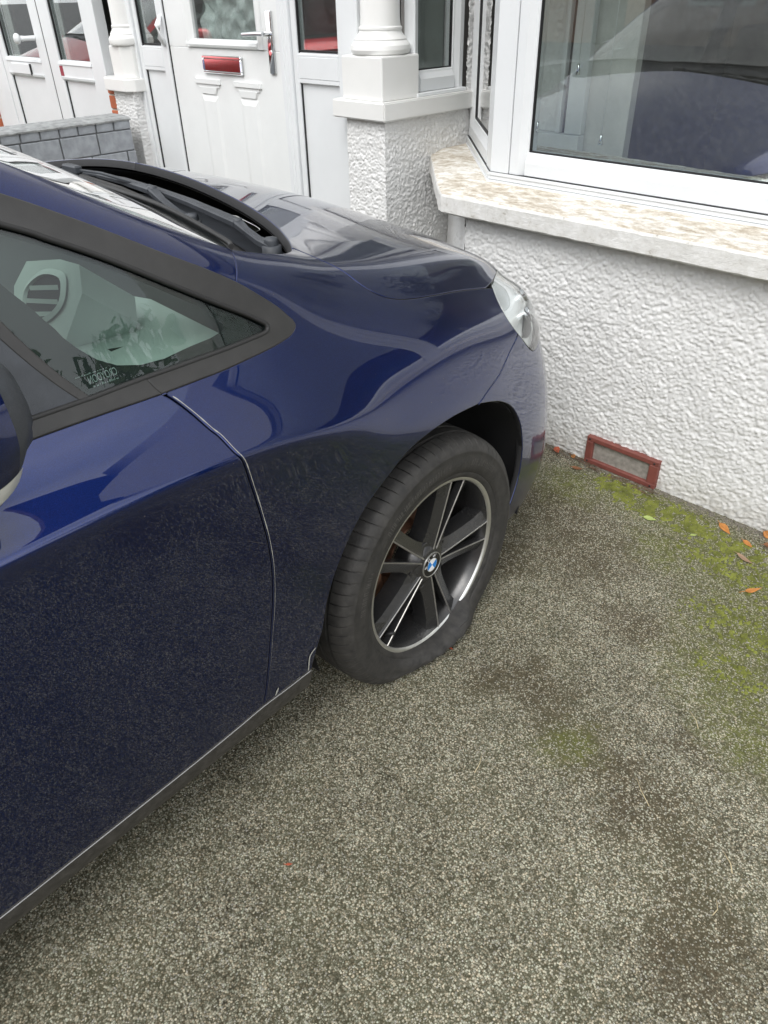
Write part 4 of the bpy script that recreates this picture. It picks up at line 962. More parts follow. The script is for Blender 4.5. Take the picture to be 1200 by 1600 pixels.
    for a in (.1, PI-.1, -PI/2): add_tube(bm, [(0, 0, -.01), (.18*math.cos(a), .18*math.sin(a), 0)], .013, 6)
    bmesh.ops.transform(bm, matrix=Matrix.Translation(Vector((-.51-OFF[0], -.86-OFF[1], .88))) @ Matrix.Rotation(math.radians(-62+180), 4, 'X'), verts=bm.verts)
    bmesh.ops.recalc_face_normals(bm, faces=bm.faces); bm_obj('steering_wheel', bm, DASHDARK, root, True)
    # ---- dealer lettering inside the quarter glass: reads from the cabin, so reversed from outside
    def glass_text(body, u0, v0, u1, v1, size, dz=0.):
        cu = bpy.data.curves.new('t', 'FONT'); cu.body = body; cu.size = 1.; cu.align_x = 'LEFT'
        to = bpy.data.objects.new('t', cu); COL.objects.link(to); dg = bpy.context.evaluated_depsgraph_get(); me_ = bpy.data.meshes.new_from_object(to.evaluated_get(dg))
        co = np.array([tuple(v.co) for v in me_.vertices]); wd = co[:, 0].max()
        P0 = S(u0, v0); P1 = S(u1, v1); n0 = nrm_of(S, np.array((u0+u1)/2), np.array((v0+v1)/2)); ax = P1-P0; L_ = np.linalg.norm(ax); ax /= L_
        up = np.cross(ax, n0); up = up if up[2] > 0 else -up
        V = P0+np.outer(co[:, 0]/wd*L_, ax)+np.outer(co[:, 1]*size, up)-n0*.0070
        F = [tuple(p.vertices) for p in me_.polygons]
        bpy.data.objects.remove(to); bpy.data.curves.remove(cu); bpy.data.meshes.remove(me_)
        return mesh_obj('window_lettering', V-OFF, F, GREYTXT, root)
    glass_text('CROYDON', 7.105, 10.425, 6.80, 10.385, .0150)
    # two rows of print too small to read: rows of minute strokes
    for (u0, v0, u1, v1, hh) in ((7.09, 10.350, 6.815, 10.322, .0034), (7.02, 10.548, 6.69, 10.505, .0022)):
        P0 = S(u0, v0); P1 = S(u1, v1); n0 = nrm_of(S, np.array((u0+u1)/2), np.array((v0+v1)/2)); ax = P1-P0; L_ = np.linalg.norm(ax); ax = ax/L_
        up = np.cross(ax, n0); up = up if up[2] > 0 else -up; V = []; F = []; q = 0.
        while q < L_-.002:
            w_ = random.uniform(.0006, .0013); h_ = hh*random.choice((.55, .6, 1.)); k = len(V)
            for a_, b_ in ((0, 0), (w_, 0), (w_, h_), (0, h_)): V.append(P0+ax*(q+a_)+up*b_-n0*.0070-OFF)
            F.append((k, k+1, k+2, k+3)); q += w_+random.choice((.0007, .0008, .0022))
        mesh_obj('window_small_print', V, F, GREYTXT, root)
    return root

blue_car = make_car(BLUE, 'dark blue metallic car with a flat front tyre parked nose-in beside the bay window')
whl = bpy.data.objects.new('front_wheel', None); COL.objects.link(whl); whl.parent = blue_car; whl.location = cv((0, 0, .275)); whl['label'] = 'dark five-double-spoke alloy front wheel with a flat tyre'
build_wheel_parts(whl, True)
def copy_part(o, parent):
    c = o.copy(); COL.objects.link(c); c.parent = parent
    for ch in o.children: copy_part(ch, c)
    return c
whr = bpy.data.objects.new('rear_wheel', None); COL.objects.link(whr); whr.parent = blue_car; whr.location = cv((0, -2.67, .318))
build_wheel_parts(whr, False)
for x, y in ((2*XC, 0), (2*XC, -2.67)):
    c = copy_part(whr, blue_car); c.location = cv((x, y, .318)); c.rotation_euler = (0, 0, PI)
# scuffs on the wing's lower rear corner
def scuff(pts, wd, mat):
    P = S(np.array([p[0] for p in pts]), np.array([p[1] for p in pts])); n0 = nrm_of(S, np.array([p[0] for p in pts]), np.array([p[1] for p in pts]))
    V = []; 
    for i in range(len(P)):
        t = P[min(i+1, len(P)-1)]-P[max(i-1, 0)]; s_ = np.cross(n0[i], t); s_ /= np.linalg.norm(s_); w_ = wd*(1 if 0 < i < len(P)-1 else .3)
        V += [P[i]+n0[i]*.0012+s_*w_, P[i]+n0[i]*.0012-s_*w_]
    mesh_obj('paint_scuff', np.array(V)-OFF, [(2*i, 2*i+1, 2*i+3, 2*i+2) for i in range(len(P)-1)], mat, blue_car)
SCUFF_GLINT = simple('scraped_paint_and_highlight', (.36, .36, .34), .6)
scuff(crv([(9.17, 2.36), (9.06, 2.33), (8.975, 2.27), (8.93, 2.10), (8.915, 2.02)], 4), .0016, SCUFF_GLINT)
scuff([(8.135, 2.16), (8.10, 2.11), (8.055, 2.05)], .0030, SCUFF_GLINT)
scuff([(8.60, 2.03), (8.68, 2.035)], .0015, SCUFF_GLINT)

ed = [(u+.036, v) for u, v in crv(SEAM, 6) if 2.2 < v < 9.75]  # pale strip along the seam: edge highlight and chipped paint in one colour
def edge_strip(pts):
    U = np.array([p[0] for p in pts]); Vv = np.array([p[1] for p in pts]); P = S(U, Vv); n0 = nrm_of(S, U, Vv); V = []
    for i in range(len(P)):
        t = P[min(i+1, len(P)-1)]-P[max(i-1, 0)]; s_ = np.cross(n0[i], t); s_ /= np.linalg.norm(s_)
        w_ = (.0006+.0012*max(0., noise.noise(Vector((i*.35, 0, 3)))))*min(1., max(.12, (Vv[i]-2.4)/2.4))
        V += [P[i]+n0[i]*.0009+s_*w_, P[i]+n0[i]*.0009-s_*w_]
    mesh_obj('chipped_edge_highlight', np.array(V)-OFF, [(2*i, 2*i+1, 2*i+3, 2*i+2) for i in range(len(P)-1)], SCUFF_GLINT, blue_car)
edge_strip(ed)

# ------------------------------------------------------------------ ground
def sheet(name, x0, x1, y0, y1, z, mat, n=1):
    bm = bmesh.new(); bmesh.ops.create_grid(bm, x_segments=n, y_segments=n, size=.5)
    for v in bm.verts: v.co = Vector((x0+(v.co.x+.5)*(x1-x0), y0+(v.co.y+.5)*(y1-y0), z))
    return tag(bm_obj(name, bm, mat), kind='structure')
sheet('ground', -300, 300, -300, 300, -.02, ASPHALT)
sheet('driveway', -3.3, 3.4, -5.2, 1.9, 0., GROUND)
sheet('neighbour_driveway', -9.5, -3.55, -5.2, 1.9, 0., GROUND)
sheet('pavement', -30, 30, -7.4, -5.2, -.004, simple('concrete_paving', (.26, .25, .235), .85, var=.15, vs_=4))

# ------------------------------------------------------------------ the house
house = thing('house', 'white roughcast house with bay window, porch door and round column', 'house', (-1.0, 1.8, 0))
HO = Vector((-1.0, 1.8, 0))
def hob(o): o.location = -HO if o.parent == house else o.location; return o

def rough_panel(name, P0, ax, w_, h_, z0, parent, step=.0038, amp=.0060, seed=0., mat=None, org=HO):
    """rendered wall face with real relief: ax is the direction along the wall, the relief stands out along ax x up"""
    ax = Vector(ax).normalized(); nrm = ax.cross(Vector((0, 0, 1)))
    nx, nz = max(2, int(w_/step)), max(2, int(h_/step)); V = []
    for i in range(nx+1):
        for k in range(nz+1):
            a, b = w_*i/nx, h_*k/nz
            q = Vector((a+seed, b, seed*.37))
            p = q+noise.noise_vector(q*30)*.004
            d = noise.voronoi(Vector((p.x*84, p.y*100, seed)), distance_metric='DISTANCE')[0]
            hh = math.sqrt(max(0., 1-min(1., d[0]*1.35)**2))*.55+min(1., (d[1]-d[0])*2.2)*.30
            hh += .46*noise.noise(q*150)+.30*noise.noise(q*66)+.26*noise.noise(q*15)
            V.append(Vector(P0)+ax*a+Vector((0, 0, z0+b))+nrm*(hh*amp)-org)
    F = [(i*(nz+1)+k, (i+1)*(nz+1)+k, (i+1)*(nz+1)+k+1, i*(nz+1)+k+1) for i in range(nx) for k in range(nz)]
    return mesh_obj(name, V, F, mat or ROUGH, parent, True)

def hbox(name, x0, x1, y0, y1, z0, z1, mat, parent=None, bev=.003, seg=1):
    return box(name, x0-HO.x, x1-HO.x, y0-HO.y, y1-HO.y, z0, z1, mat, parent or house, bev, None, seg)

c45 = math.sqrt(.5)
# --- bay: low rendered walls
rough_panel('bay_wall', (-.835, 1.087, 0), (1, 0, 0), 1.50, .775, -.01, house, seed=3.1)
hbox('bay_wall', .66, 2.30, 1.09, 1.6, 0, .765, ROUGH)
rough_panel('bay_side_wall', (-1.41, 1.662, 0), (c45, -c45, 0), .814, .775, -.01, house, step=.0055, seed=8.3)
# sill slab with a worn top that falls to the front
bm = bmesh.new()
def slab_poly(o): return [(-1.42-HO.x, 1.54+o*.4-HO.y), (-.905+o*.42-HO.x, 1.02+o-HO.y), (2.35-HO.x, 1.02+o-HO.y), (2.35-HO.x, 1.62-HO.y), (-1.42-HO.x, 1.95-HO.y)]
nseg = 60
def edge_pts(poly):
    out = []
    for i in range(len(poly)):
        a, b = Vector(poly[i]), Vector(poly[(i+1) % len(poly)]); k = max(1, int((b-a).length/.02))
        out += [a+(b-a)*t/k for t in range(k)]
    return out
po, pi = edge_pts([Vector(p) for p in slab_poly(0)]), None
rings = []
for (o, z) in ((.006, .762), (.0, .768), (.0, .818), (.004, .826), (.012, .8295), (.19, .846)):
    P = slab_poly(o); rr = edge_pts([Vector(p) for p in P]); rings.append((rr, z))
m_ = min(len(r[0]) for r in rings)
vr = []
for rr, z in rings:
    row = []
    for t in range(240):
        f = t/240*len(rr); i = int(f); p = rr[i].lerp(rr[(i+1) % len(rr)], f-i)
        j = noise.noise(Vector((p.x*22, p.y*22, z*30)))*.0022+noise.noise(Vector((p.x*90, p.y*90, z*90)))*.0010
        row.append(bm.verts.new((p.x+j, p.y+j, z+j*.7)))
    vr.append(row)
for a, b in zip(vr[:-1], vr[1:]):
    for t in range(240): bm.faces.new((a[t], a[(t+1) % 240], b[(t+1) % 240], b[t]))
bm.faces.new(vr[-1]); bm.faces.new(vr[0][::-1]); bmesh.ops.recalc_face_normals(bm, faces=bm.faces)
bm_obj('bay_sill', bm, SLAB, house, False)

def frame_bar(bm, a0, a1, b0, b1, d0, d1, slope, side, M):
    """a bar of window frame in local (a along, z up, d into the house) with its glass-side edge chamfered"""
    pass

def window_unit(name, P0, ax, w_, z0, z1, left=.065, right=.065, bottom=.074, cill=True, added_transom=None, org=HO, parent=None):
    """a frame light: ax along the wall (left to right seen from outside). Parts: stiles, rails, beads, gasket, pane"""
    ax = Vector(ax).normalized(); inn = Vector((0, 0, 1)).cross(ax); base = Vector(P0)-org
    M = Matrix(((ax.x, inn.x, 0, base.x), (ax.y, inn.y, 0, base.y), (0, 0, 1, 0), (0, 0, 0, 1)))
    bm = bmesh.new()
    def bar(x0, x1, zz0, zz1, edge):
        # section: flat face then a bevel falling 16 mm towards the glass
        W = .030
        if edge in 'LR':
            xa, xb = (x0, x1) if edge == 'L' else (x1, x0); s = 1 if edge == 'L' else -1
            sec = [(xa, .06), (xa, .003), (xa+s*.003, 0), (xb-s*W, 0), (xb-s*(W-.006), .004), (xb-s*.010, .013), (xb-s*.003, .0145), (xb, .019), (xb, .06)]
            lo = [bm.verts.new((p, d, zz0)) for p, d in sec]; hi = [bm.verts.new((p, d, zz1)) for p, d in sec]
        else:
            za, zb = (zz0, zz1) if edge == 'B' else (zz1, zz0); s = 1 if edge == 'B' else -1
            sec = [(za, .06), (za, .003), (za+s*.003, 0), (zb-s*W, 0), (zb-s*(W-.006), .004), (zb-s*.010, .013), (zb-s*.003, .0145), (zb, .019), (zb, .06)]
            lo = [bm.verts.new((x0, d, p)) for p, d in sec]; hi = [bm.verts.new((x1, d, p)) for p, d in sec]
        n = len(sec)
        for i in range(n): bm.faces.new((lo[i], lo[(i+1) % n], hi[(i+1) % n], hi[i]))
        bm.faces.new(lo); bm.faces.new(hi[::-1])
    par = parent or house
    bar(0, left, z0, z1, 'L'); bar(w_-right, w_, z0, z1, 'R')
    bar(left-.0004, w_-right+.0004, z0+.0005, z0+bottom, 'B'); bar(left-.0004, w_-right+.0004, z1-.07, z1-.0005, 'T')
    bmesh.ops.recalc_face_normals(bm, faces=bm.faces); bmesh.ops.transform(bm, matrix=M, verts=bm.verts)
    wn = bm_obj(name, bm, PVC, par)
    # black gasket line round the glass
    bm = bmesh.new(); g = .004
    xa, xb, za, zb = left, w_-right, z0+bottom, z1-.07
    for q in ((xa-.001, xa+g, za, zb), (xb-g, xb+.001, za, zb), (xa+g, xb-g, za-.001, za+g), (xa+g, xb-g, zb-g, zb+.001)): add_box(bm, q[0], q[1], .0185, .030, q[2], q[3])
    bmesh.ops.transform(bm, matrix=M, verts=bm.verts); bm_obj('gasket', bm, GASKET, wn)
    bm = bmesh.new(); add_box(bm, xa-.002, xb+.002, .024, .0245, za-.002, zb+.002); bmesh.ops.transform(bm, matrix=M, verts=bm.verts); bm_obj('pane', bm, PANE, wn)
    return wn, M

# --- bay window: front light, corner posts, canted side light
bw1, _ = window_unit('bay_window_light', (-.760, 1.215, 0), (1, 0, 0), 1.36, .877, 2.06, .066, .066, .073)
window_unit('bay_window_light', (.66, 1.215, 0), (1, 0, 0), 1.36, .877, 2.06)
hbox('bay_mullion', .602, .658, 1.213, 1.28, .8765, 2.06, PVC)
# corner post: flat white post between front and canted lights
bm = bmesh.new(); add_prism(bm, [(-.762-HO.x, 1.2135-HO.y), (-.838-HO.x, 1.2135-HO.y), (-.898-HO.x, 1.272-HO.y), (-.86-HO.x, 1.31-HO.y), (-.762-HO.x, 1.29-HO.y)], .8768, 2.06)
bmesh.ops.recalc_face_normals(bm, faces=bm.faces); bm_obj('corner_post', bm, PVC, house)
bw2, _ = window_unit('bay_side_light', (-1.405, 1.779, 0), (c45, -c45, 0), .716, .877, 2.06, .06, .06, .073)
# frame foot (cill mouldings) in three steps following the cant
for (o, z0, z1) in ((0., .8385, .852), (.006, .8535, .8655), (.003, .867, .8764)):
    bm = bmesh.new(); e = .008
    add_prism(bm, [(-1.42-HO.x, 1.775+o-HO.y), (-.845+o*.41-HO.x, 1.203+o-HO.y), (2.1-HO.x, 1.203+o-HO.y), (2.1-HO.x, 1.30-HO.y), (-.80-HO.x, 1.30-HO.y), (-1.38-HO.x, 1.88-HO.y)], z0, z1)
    bmesh.ops.recalc_face_normals(bm, faces=bm.faces); bm_obj('frame_foot', bm, PVC, house)
bm = bmesh.new(); add_prism(bm, [(-1.42-HO.x, 1.784-HO.y), (-.842-HO.x, 1.2115-HO.y), (2.1-HO.x, 1.2115-HO.y), (2.1-HO.x, 1.29-HO.y), (-.80-HO.x, 1.29-HO.y), (-1.38-HO.x, 1.87-HO.y)], .838, .878)
bmesh.ops.recalc_face_normals(bm, faces=bm.faces); bm_obj('frame_joint', bm, GASKET, house)
# inside of the bay room
def room(name, x0, x1, y0, y1, z0, z1, mat, floor, parent, org):
    v = [(x, y, z) for x in (x0, x1) for y in (y0, y1) for z in (z0, z1)]; v = [Vector(p)-org for p in v]
    mesh_obj(name, v, [(2, 3, 7, 6), (0, 1, 3, 2), (4, 6, 7, 5), (1, 5, 7, 3)], mat, parent); mesh_obj(name+'_floor', v, [(0, 2, 6, 4)], floor, parent)
room('bay_room', -1.375, 2.2, 1.83, 4.2, .05, 2.5, INTDARK, CARPET, house, HO)  # dark walls and pale partition: unlit and lit put into the plaster colour
hbox('inner_partition', -1.372, -.745, 1.955, 2.0, .10, 2.5, INT, None, 0)
rough_panel('inner_textured_panel', (-1.30, 1.953, 0), (1, 0, 0), .245, 1.2, .90, house, step=.007, seed=41.)
for x0, x1 in ((-1.055, -1.035), (-1.010, -.93)): hbox('inner_window_post', x0, x1, 1.92, 1.954, .90, 2.3, PVC)
hbox('inner_window_rail', -1.31, -.93, 1.905, 1.954, .82, .898, PVC)
hbox('inner_dark_strip', -1.034, -1.011, 1.945, 1.9535, .90, 2.3, GASKET, None, 0)
bm = bmesh.new(); add_prism(bm, [(-1.36-HO.x, 1.80-HO.y), (-.80-HO.x, 1.285-HO.y), (2.1-HO.x, 1.285-HO.y), (2.1-HO.x, 1.335-HO.y), (-.80-HO.x, 1.345-HO.y), (-1.32-HO.x, 1.88-HO.y)], .905, .925)
bmesh.ops.recalc_face_normals(bm, faces=bm.faces); bm_obj('window_board', bm, PVC, house)
bm = bmesh.new(); add_prism(bm, [(-1.36-HO.x, 1.84-HO.y), (2.1-HO.x, 1.82-HO.y), (2.1-HO.x, 1.84-HO.y), (-1.36-HO.x, 1.86-HO.y)], .05, .90)
bmesh.ops.recalc_face_normals(bm, faces=bm.faces); bm.free()
# curtain edge inside the canted light
bm = bmesh.new(); pts = []
for i in range(25):
    t = i/24; pts.append((-1.02+.30*t-HO.x, 1.60-.02*math.sin(t*22)+.05*t-HO.y))
for a, b in zip(pts[:-1], pts[1:]):
    f = bm.faces.new([bm.verts.new((*a, .95)), bm.verts.new((*b, .95)), bm.verts.new((*b, 2.1)), bm.verts.new((*a, 2.1))]); f.smooth = True
bmesh.ops.remove_doubles(bm, verts=bm.verts, dist=1e-5); bm.free()
for (x, y, zb) in ((-.690, 1.262, 1.010), (-.62, 1.36, 1.17), (-.455, 1.275, .990)):
    p = Vector((x, y, 0))-HO
    co = tube('blind_cord', [(p.x, p.y, zb+.03), (p.x+.002, p.y, 2.0)], .0012, WHITE, house, 5)
    bm = bmesh.new(); add_lathe(bm, [(.0001, .03), (.003, .03), (.004, .018), (.0075, .0), (.0001, 0)], 10, center=(p.x, p.y, zb)); bmesh.ops.recalc_face_normals(bm, faces=bm.faces); bm_obj('cord_weight', bm, CHROME, co)
# --- air brick cover at the foot of the bay wall
vx0, vx1, vz0, vz1, vy = -.229, .046, .001, .108, 1.066
vent = thing  # placeholder name reuse guard
bm = bmesh.new()
for q in ((vx0, vx1, vz1-.019, vz1), (vx0, vx1, vz0, vz0+.019), (vx0, vx0+.027, vz0+.0185, vz1-.0185), (vx1-.033, vx1, vz0+.0185, vz1-.0185)): add_box(bm, q[0]-HO.x, q[1]-HO.x, vy-HO.y, 1.10-HO.y, q[2], q[3], .0025)
av = bm_obj('air_vent', bm, TERRACOTTA, house); av['label'] = 'red brown air vent frame at the foot of the wall'
hbox('vent_gauze', vx0+.02, vx1-.02, 1.079, 1.083, vz0+.01, vz1-.01, VENTMESH, av, 0)
bm = bmesh.new()
for (x, z) in ((vx0+.013, vz0+.010), (vx0+.013, vz1-.010), (vx1-.016, vz0+.010), (vx1-.016, vz1-.010)):
    add_lathe(bm, [(.0001, -.001), (.0035, -.0008), (.0038, .002)], 10, center=(0, 0, 0)); 
    vsn = bm.verts[:][-30:]
    for v in vsn: v.co = Vector((x-HO.x+v.co.x, vy-HO.y+v.co.z-.0006, z+v.co.y))
bmesh.ops.recalc_face_normals(bm, faces=bm.faces); bm_obj('vent_screws', bm, GASKET, av)

# --- porch pier on the right: rendered base, coping, plinth, round column
rough_panel('porch_pier', (-1.62, 1.255, 0), (1, 0, 0), .222, .985, 0, house, seed=12.)
rough_panel('porch_side_wall', (-1.402, 1.251, 0), (0, 1, 0), .60, .985, 0, house, seed=17.)
bm = bmesh.new()
add_prism(bm, [(-1.672-HO.x, 1.222-HO.y), (-1.372-HO.x, 1.222-HO.y), (-1.372-HO.x, 1.84-HO.y), (-1.60-HO.x, 1.84-HO.y), (-1.60-HO.x, 1.42-HO.y), (-1.672-HO.x, 1.42-HO.y)], .986, 1.052)
bmesh.ops.bevel(bm, geom=bm.edges[:], offset=.005, segments=2, affect='EDGES'); bmesh.ops.recalc_face_normals(bm, faces=bm.faces); bm_obj('porch_coping', bm, STONE, house)
hbox('column_plinth', -1.628, -1.402, 1.243, 1.452, 1.0515, 1.202, STONE, None, .006, 2)
def column(cx_, cy_, k, parent, org, zt=2.4, zb=1.2):
    bm = bmesh.new()
    prof = [(.0, 0), (.104*k, 0), (.113*k, .006), (.117*k, .018), (.115*k, .032), (.106*k, .043), (.100*k, .047), (.101*k, .052), (.094*k, .060), (.085*k, .070), (.0815*k, .078), (.084*k, .083), (.084*k, .089), (.0785*k, .094), (.076*k, .12), (.0745*k, .5), (.072*k, zt-zb)]
    add_lathe(bm, prof, 40, center=(cx_-org.x, cy_-org.y, zb)); bmesh.ops.recalc_face_normals(bm, faces=bm.faces)
    return bm_obj('column', bm, STONE, parent, True, 25)
column(-1.515, 1.352, 1., house, HO, zb=1.2015)
# side window of the porch, above the coping
sw, _ = window_unit('porch_side_window', (-1.418, 1.440, 0), (0, 1, 0), .300, 1.066, 2.1, .04, .055, .075)
hbox('side_window_foot', -1.425, -1.398, 1.44, 1.742, 1.0515, 1.0655, PVC, None, .003)
rough_panel('porch_side_jamb', (-1.402, 1.742, 0), (0, 1, 0), .10, 1.3, 1.05, house, seed=21.)
# --- porch pier on the left, next to the garden wall
rough_panel('porch_pier_left', (-3.565, 1.262, 0), (1, 0, 0), .215, .98, 0, house, seed=31.)
rough_panel('porch_pier_left_side', (-3.352, 1.258, 0), (0, 1, 0), .09, .98, 0, house, seed=37.)
bm = bmesh.new(); add_prism(bm, [(-3.665-HO.x, 1.272-HO.y), (-3.585-HO.x, 1.222-HO.y), (-3.365-HO.x, 1.222-HO.y), (-3.315-HO.x, 1.262-HO.y), (-3.315-HO.x, 1.40-HO.y), (-3.665-HO.x, 1.40-HO.y)], .978, 1.040)
bmesh.ops.bevel(bm, geom=bm.edges[:], offset=.004, segments=1, affect='EDGES'); bmesh.ops.recalc_face_normals(bm, faces=bm.faces); bm_obj('porch_coping', bm, STONE, house)
bm = bmesh.new(); add_prism(bm, [(-3.50-HO.x, 1.245-HO.y), (-3.385-HO.x, 1.245-HO.y), (-3.335-HO.x, 1.29-HO.y), (-3.335-HO.x, 1.38-HO.y), (-3.50-HO.x, 1.38-HO.y)], 1.0395, 1.192)
bmesh.ops.bevel(bm, geom=bm.edges[:], offset=.004, segments=1, affect='EDGES'); bmesh.ops.recalc_face_normals(bm, faces=bm.faces); bm_obj('column_plinth', bm, STONE, house)
column(-3.415, 1.315, .80, house, HO, zb=1.1915)
# --- porch front: frame, sidelights, door (front face y = 1.32)
DY = 1.32
def fbar(name, x0, x1, z0, z1, y0=None, y1=None, mat=None, parent=None, bev=.003): return hbox(name, x0, x1, DY-.012 if y0 is None else y0, DY+.06 if y1 is None else y1, z0, z1, mat or PVC, parent, bev)
for nm, x0, x1 in (('door_frame_post', -3.36, -3.318), ('door_frame_post', -3.052, -3.004), ('door_frame_post', -2.096, -2.022), ('door_frame_post', -1.70, -1.60)): fbar(nm, x0, x1, .12, 2.2)
# the posts by the door carry a fine raised line
for x in (-2.073, -2.052): fbar('post_bead', x, x+.006, .12, 2.2, DY-.0145, DY-.010)
def sidelight(x0, x1, zg, parent=None):
    """glazed above, panelled below"""
    bm = bmesh.new()
    for q in ((x0, x0+.032, .12, 2.2), (x1-.032, x1, .12, 2.2), (x0+.0315, x1-.0315, 1.098, zg)): add_box(bm, q[0]-HO.x, q[1]-HO.x, DY-HO.y, DY+.05-HO.y, q[2], q[3], .004)
    s_ = bm_obj('sidelight', bm, PVC, house)
    hbox('sidelight_panel', x0+.03, x1-.03, DY+.016, DY+.03, .12, 1.10, PVC, s_, 0)
    # bevelled beads round glass and panel
    bm = bmesh.new()
    add_prism(bm, [(0, 0), (.014, 0), (.022, .016), (0, .016)], x0+.0318-HO.x, x1-.0318-HO.x, M=Matrix(((0, 0, 1, 0), (0, 1, 0, DY+.001-HO.y), (-1, 0, 0, 1.099), (0, 0, 0, 1))))
    add_prism(bm, [(0, 0), (.006, 0), (.016, .018), (0, .018)], x0+.0318-HO.x, x1-.0318-HO.x, M=Matrix(((0, 0, 1, 0), (0, 1, 0, DY+.001-HO.y), (1, 0, 0, zg-.001), (0, 0, 0, 1))))
    bmesh.ops.recalc_face_normals(bm, faces=bm.faces); bm_obj('bead', bm, PVC, s_)
    bm = bmesh.new()
    for q in ((x0+.031, x0+.036, .12, 1.085), (x1-.036, x1-.031, .12, 1.085), (x0+.031, x0+.0355, zg, 2.2), (x1-.0355, x1-.031, zg, 2.2), (x0+.035, x1-.035, zg+.0165, zg+.0205)): add_box(bm, q[0]-HO.x, q[1]-HO.x, DY+.0085-HO.y, DY+.020-HO.y, q[2], q[3])
    bm_obj('gasket', bm, GASKET, s_)
    hbox('pane', x0+.03, x1-.03, DY+.022, DY+.0225, zg, 2.2, PANE, s_, 0)
    return s_
sidelight(-3.317, -3.053, 1.182); sidelight(-2.021, -1.701, 1.184)
door = hbox('front_door', -3.000, -2.100, DY, DY+.05, .13, 1.196, PVCDOOR, None, .003)
for x0, x1 in ((-3.000, -2.800), (-2.240, -2.100)): hbox('door_stile', x0, x1, DY, DY+.05, 1.1962, 2.15, PVCDOOR, door, .002)
# moulding round the door glass
bm = bmesh.new()
add_prism(bm, [(0, 0), (.004, -.010), (.014, -.014), (.026, -.012), (.036, .004), (.036, .02), (0, .02)], -2.825-HO.x, -2.255-HO.x, M=Matrix(((0, 0, 1, 0), (0, 1, 0, DY-HO.y), (1, 0, 0, 1.1965), (0, 0, 0, 1))))
for x, s in ((-2.825, 1), (-2.215, -1)):
    add_prism(bm, [(0, 0), (.004*s, -.010), (.014*s, -.014), (.026*s, -.012), (.055*s, .004), (.055*s, .02), (0, .02)], 1.2, 2.1, M=Matrix.Translation((x-HO.x, DY-HO.y, 0)))
bmesh.ops.recalc_face_normals(bm, faces=bm.faces); bm_obj('glass_moulding', bm, PVCDOOR, door)
hbox('pane', -2.80, -2.24, DY+.018, DY+.0185, 1.2, 2.1, PANE, door, 0)
# crinkled film hanging behind the door glass
V = []; nx, nz = 50, 70
for i in range(nx+1):
    for k in range(nz+1):
        x, z = -2.74+.50*i/nx, 1.16+.9*k/nz; q = Vector((x*9, z*6, 0))
        V.append(Vector((x, DY+.032+.05*abs(noise.noise(q+noise.noise_vector(q)*.8))+.02*noise.noise(q*3), z))-HO)
mesh_obj('crinkled_film', V, [(i*(nz+1)+k, (i+1)*(nz+1)+k, (i+1)*(nz+1)+k+1, i*(nz+1)+k+1) for i in range(nx) for k in range(nz)], FILM, door, True)
# two raised panels, each under a small moulded head
for x0, x1 in ((-2.802, -2.588), (-2.474, -2.262)):
    bm = bmesh.new(); a, b = x0-HO.x, x1-HO.x; y = DY-HO.y
    add_prism(bm, [(a, y+.004), (a, y-.008), (a+.01, y-.012), (b-.01, y-.012), (b, y-.008), (b, y+.004)], 1.046, 1.066)
    add_prism(bm, [(a+.016, y+.004), (a+.016, y-.005), (b-.016, y-.005), (b-.016, y+.004)], 1.030, 1.0465)
    # trapezoid head
    vs4 = [bm.verts.new(p) for p in ((a+.032, y-.0075, 1.030), (b-.032, y-.0075, 1.030), (b-.052, y-.0065, 1.003), (a+.052, y-.0065, 1.003), (a+.026, y+.002, 1.032), (b-.026, y+.002, 1.032), (b-.046, y+.002, .996), (a+.046, y+.002, .996))]
    for f in ((0, 1, 2, 3), (0, 4, 5, 1), (1, 5, 6, 2), (2, 6, 7, 3), (3, 7, 4, 0)): bm.faces.new([vs4[i] for i in f])
    # field of the panel, slightly proud, with sloped margins
    w0, w1 = a+.030, b-.030
    vs5 = [bm.verts.new(p) for p in ((w0+.028, y-.006, .97), (w1-.028, y-.006, .97), (w1-.028, y-.006, .26), (w0+.028, y-.006, .26), (w0, y+.001, 1.0), (w1, y+.001, 1.0), (w1, y+.001, .22), (w0, y+.001, .22))]
    for f in ((0, 1, 2, 3), (0, 4, 5, 1), (1, 5, 6, 2), (2, 6, 7, 3), (3, 7, 4, 0)): bm.faces.new([vs5[i] for i in f])
    bmesh.ops.recalc_face_normals(bm, faces=bm.faces); bm_obj('door_panel', bm, PVCDOOR, door)
lb = thing
bm = bmesh.new()
for q in ((-2.703, -2.388, 1.1545, 1.168), (-2.703, -2.388, 1.093, 1.1035), (-2.703, -2.693, 1.1035, 1.1545), (-2.398, -2.388, 1.1035, 1.1545)): add_box(bm, q[0]-HO.x, q[1]-HO.x, DY-.016-HO.y, DY-HO.y, q[2], q[3], .004)
add_box(bm, -2.692-HO.x, -2.399-HO.x, DY-.011-HO.y, DY-.001-HO.y, 1.1036, 1.1544, .003)
bm_obj('letterbox', bm, CHROME, door)
bm = bmesh.new(); add_box(bm, -2.180-HO.x, -2.140-HO.x, DY-.010-HO.y, DY-HO.y, 1.108, 1.346, .008, seg=2)
add_tube(bm, [(-2.160-HO.x, DY-HO.y, 1.262), (-2.160-HO.x, DY-.045-HO.y, 1.262)], .010, 10)
add_tube(bm, [(-2.155-HO.x, DY-.048-HO.y, 1.262), (-2.20-HO.x, DY-.052-HO.y, 1.262), (-2.30-HO.x, DY-.050-HO.y, 1.258)], [.010, .0095, .008], 10)
add_lathe(bm, [(.0001, -.003), (.010, -.003), (.011, .004)], 14, center=(0, 0, 0))
for v in bm.verts[:][-42:]: v.co = Vector((-2.160-HO.x+v.co.x, DY-.010-HO.y+v.co.z, 1.19+v.co.y))
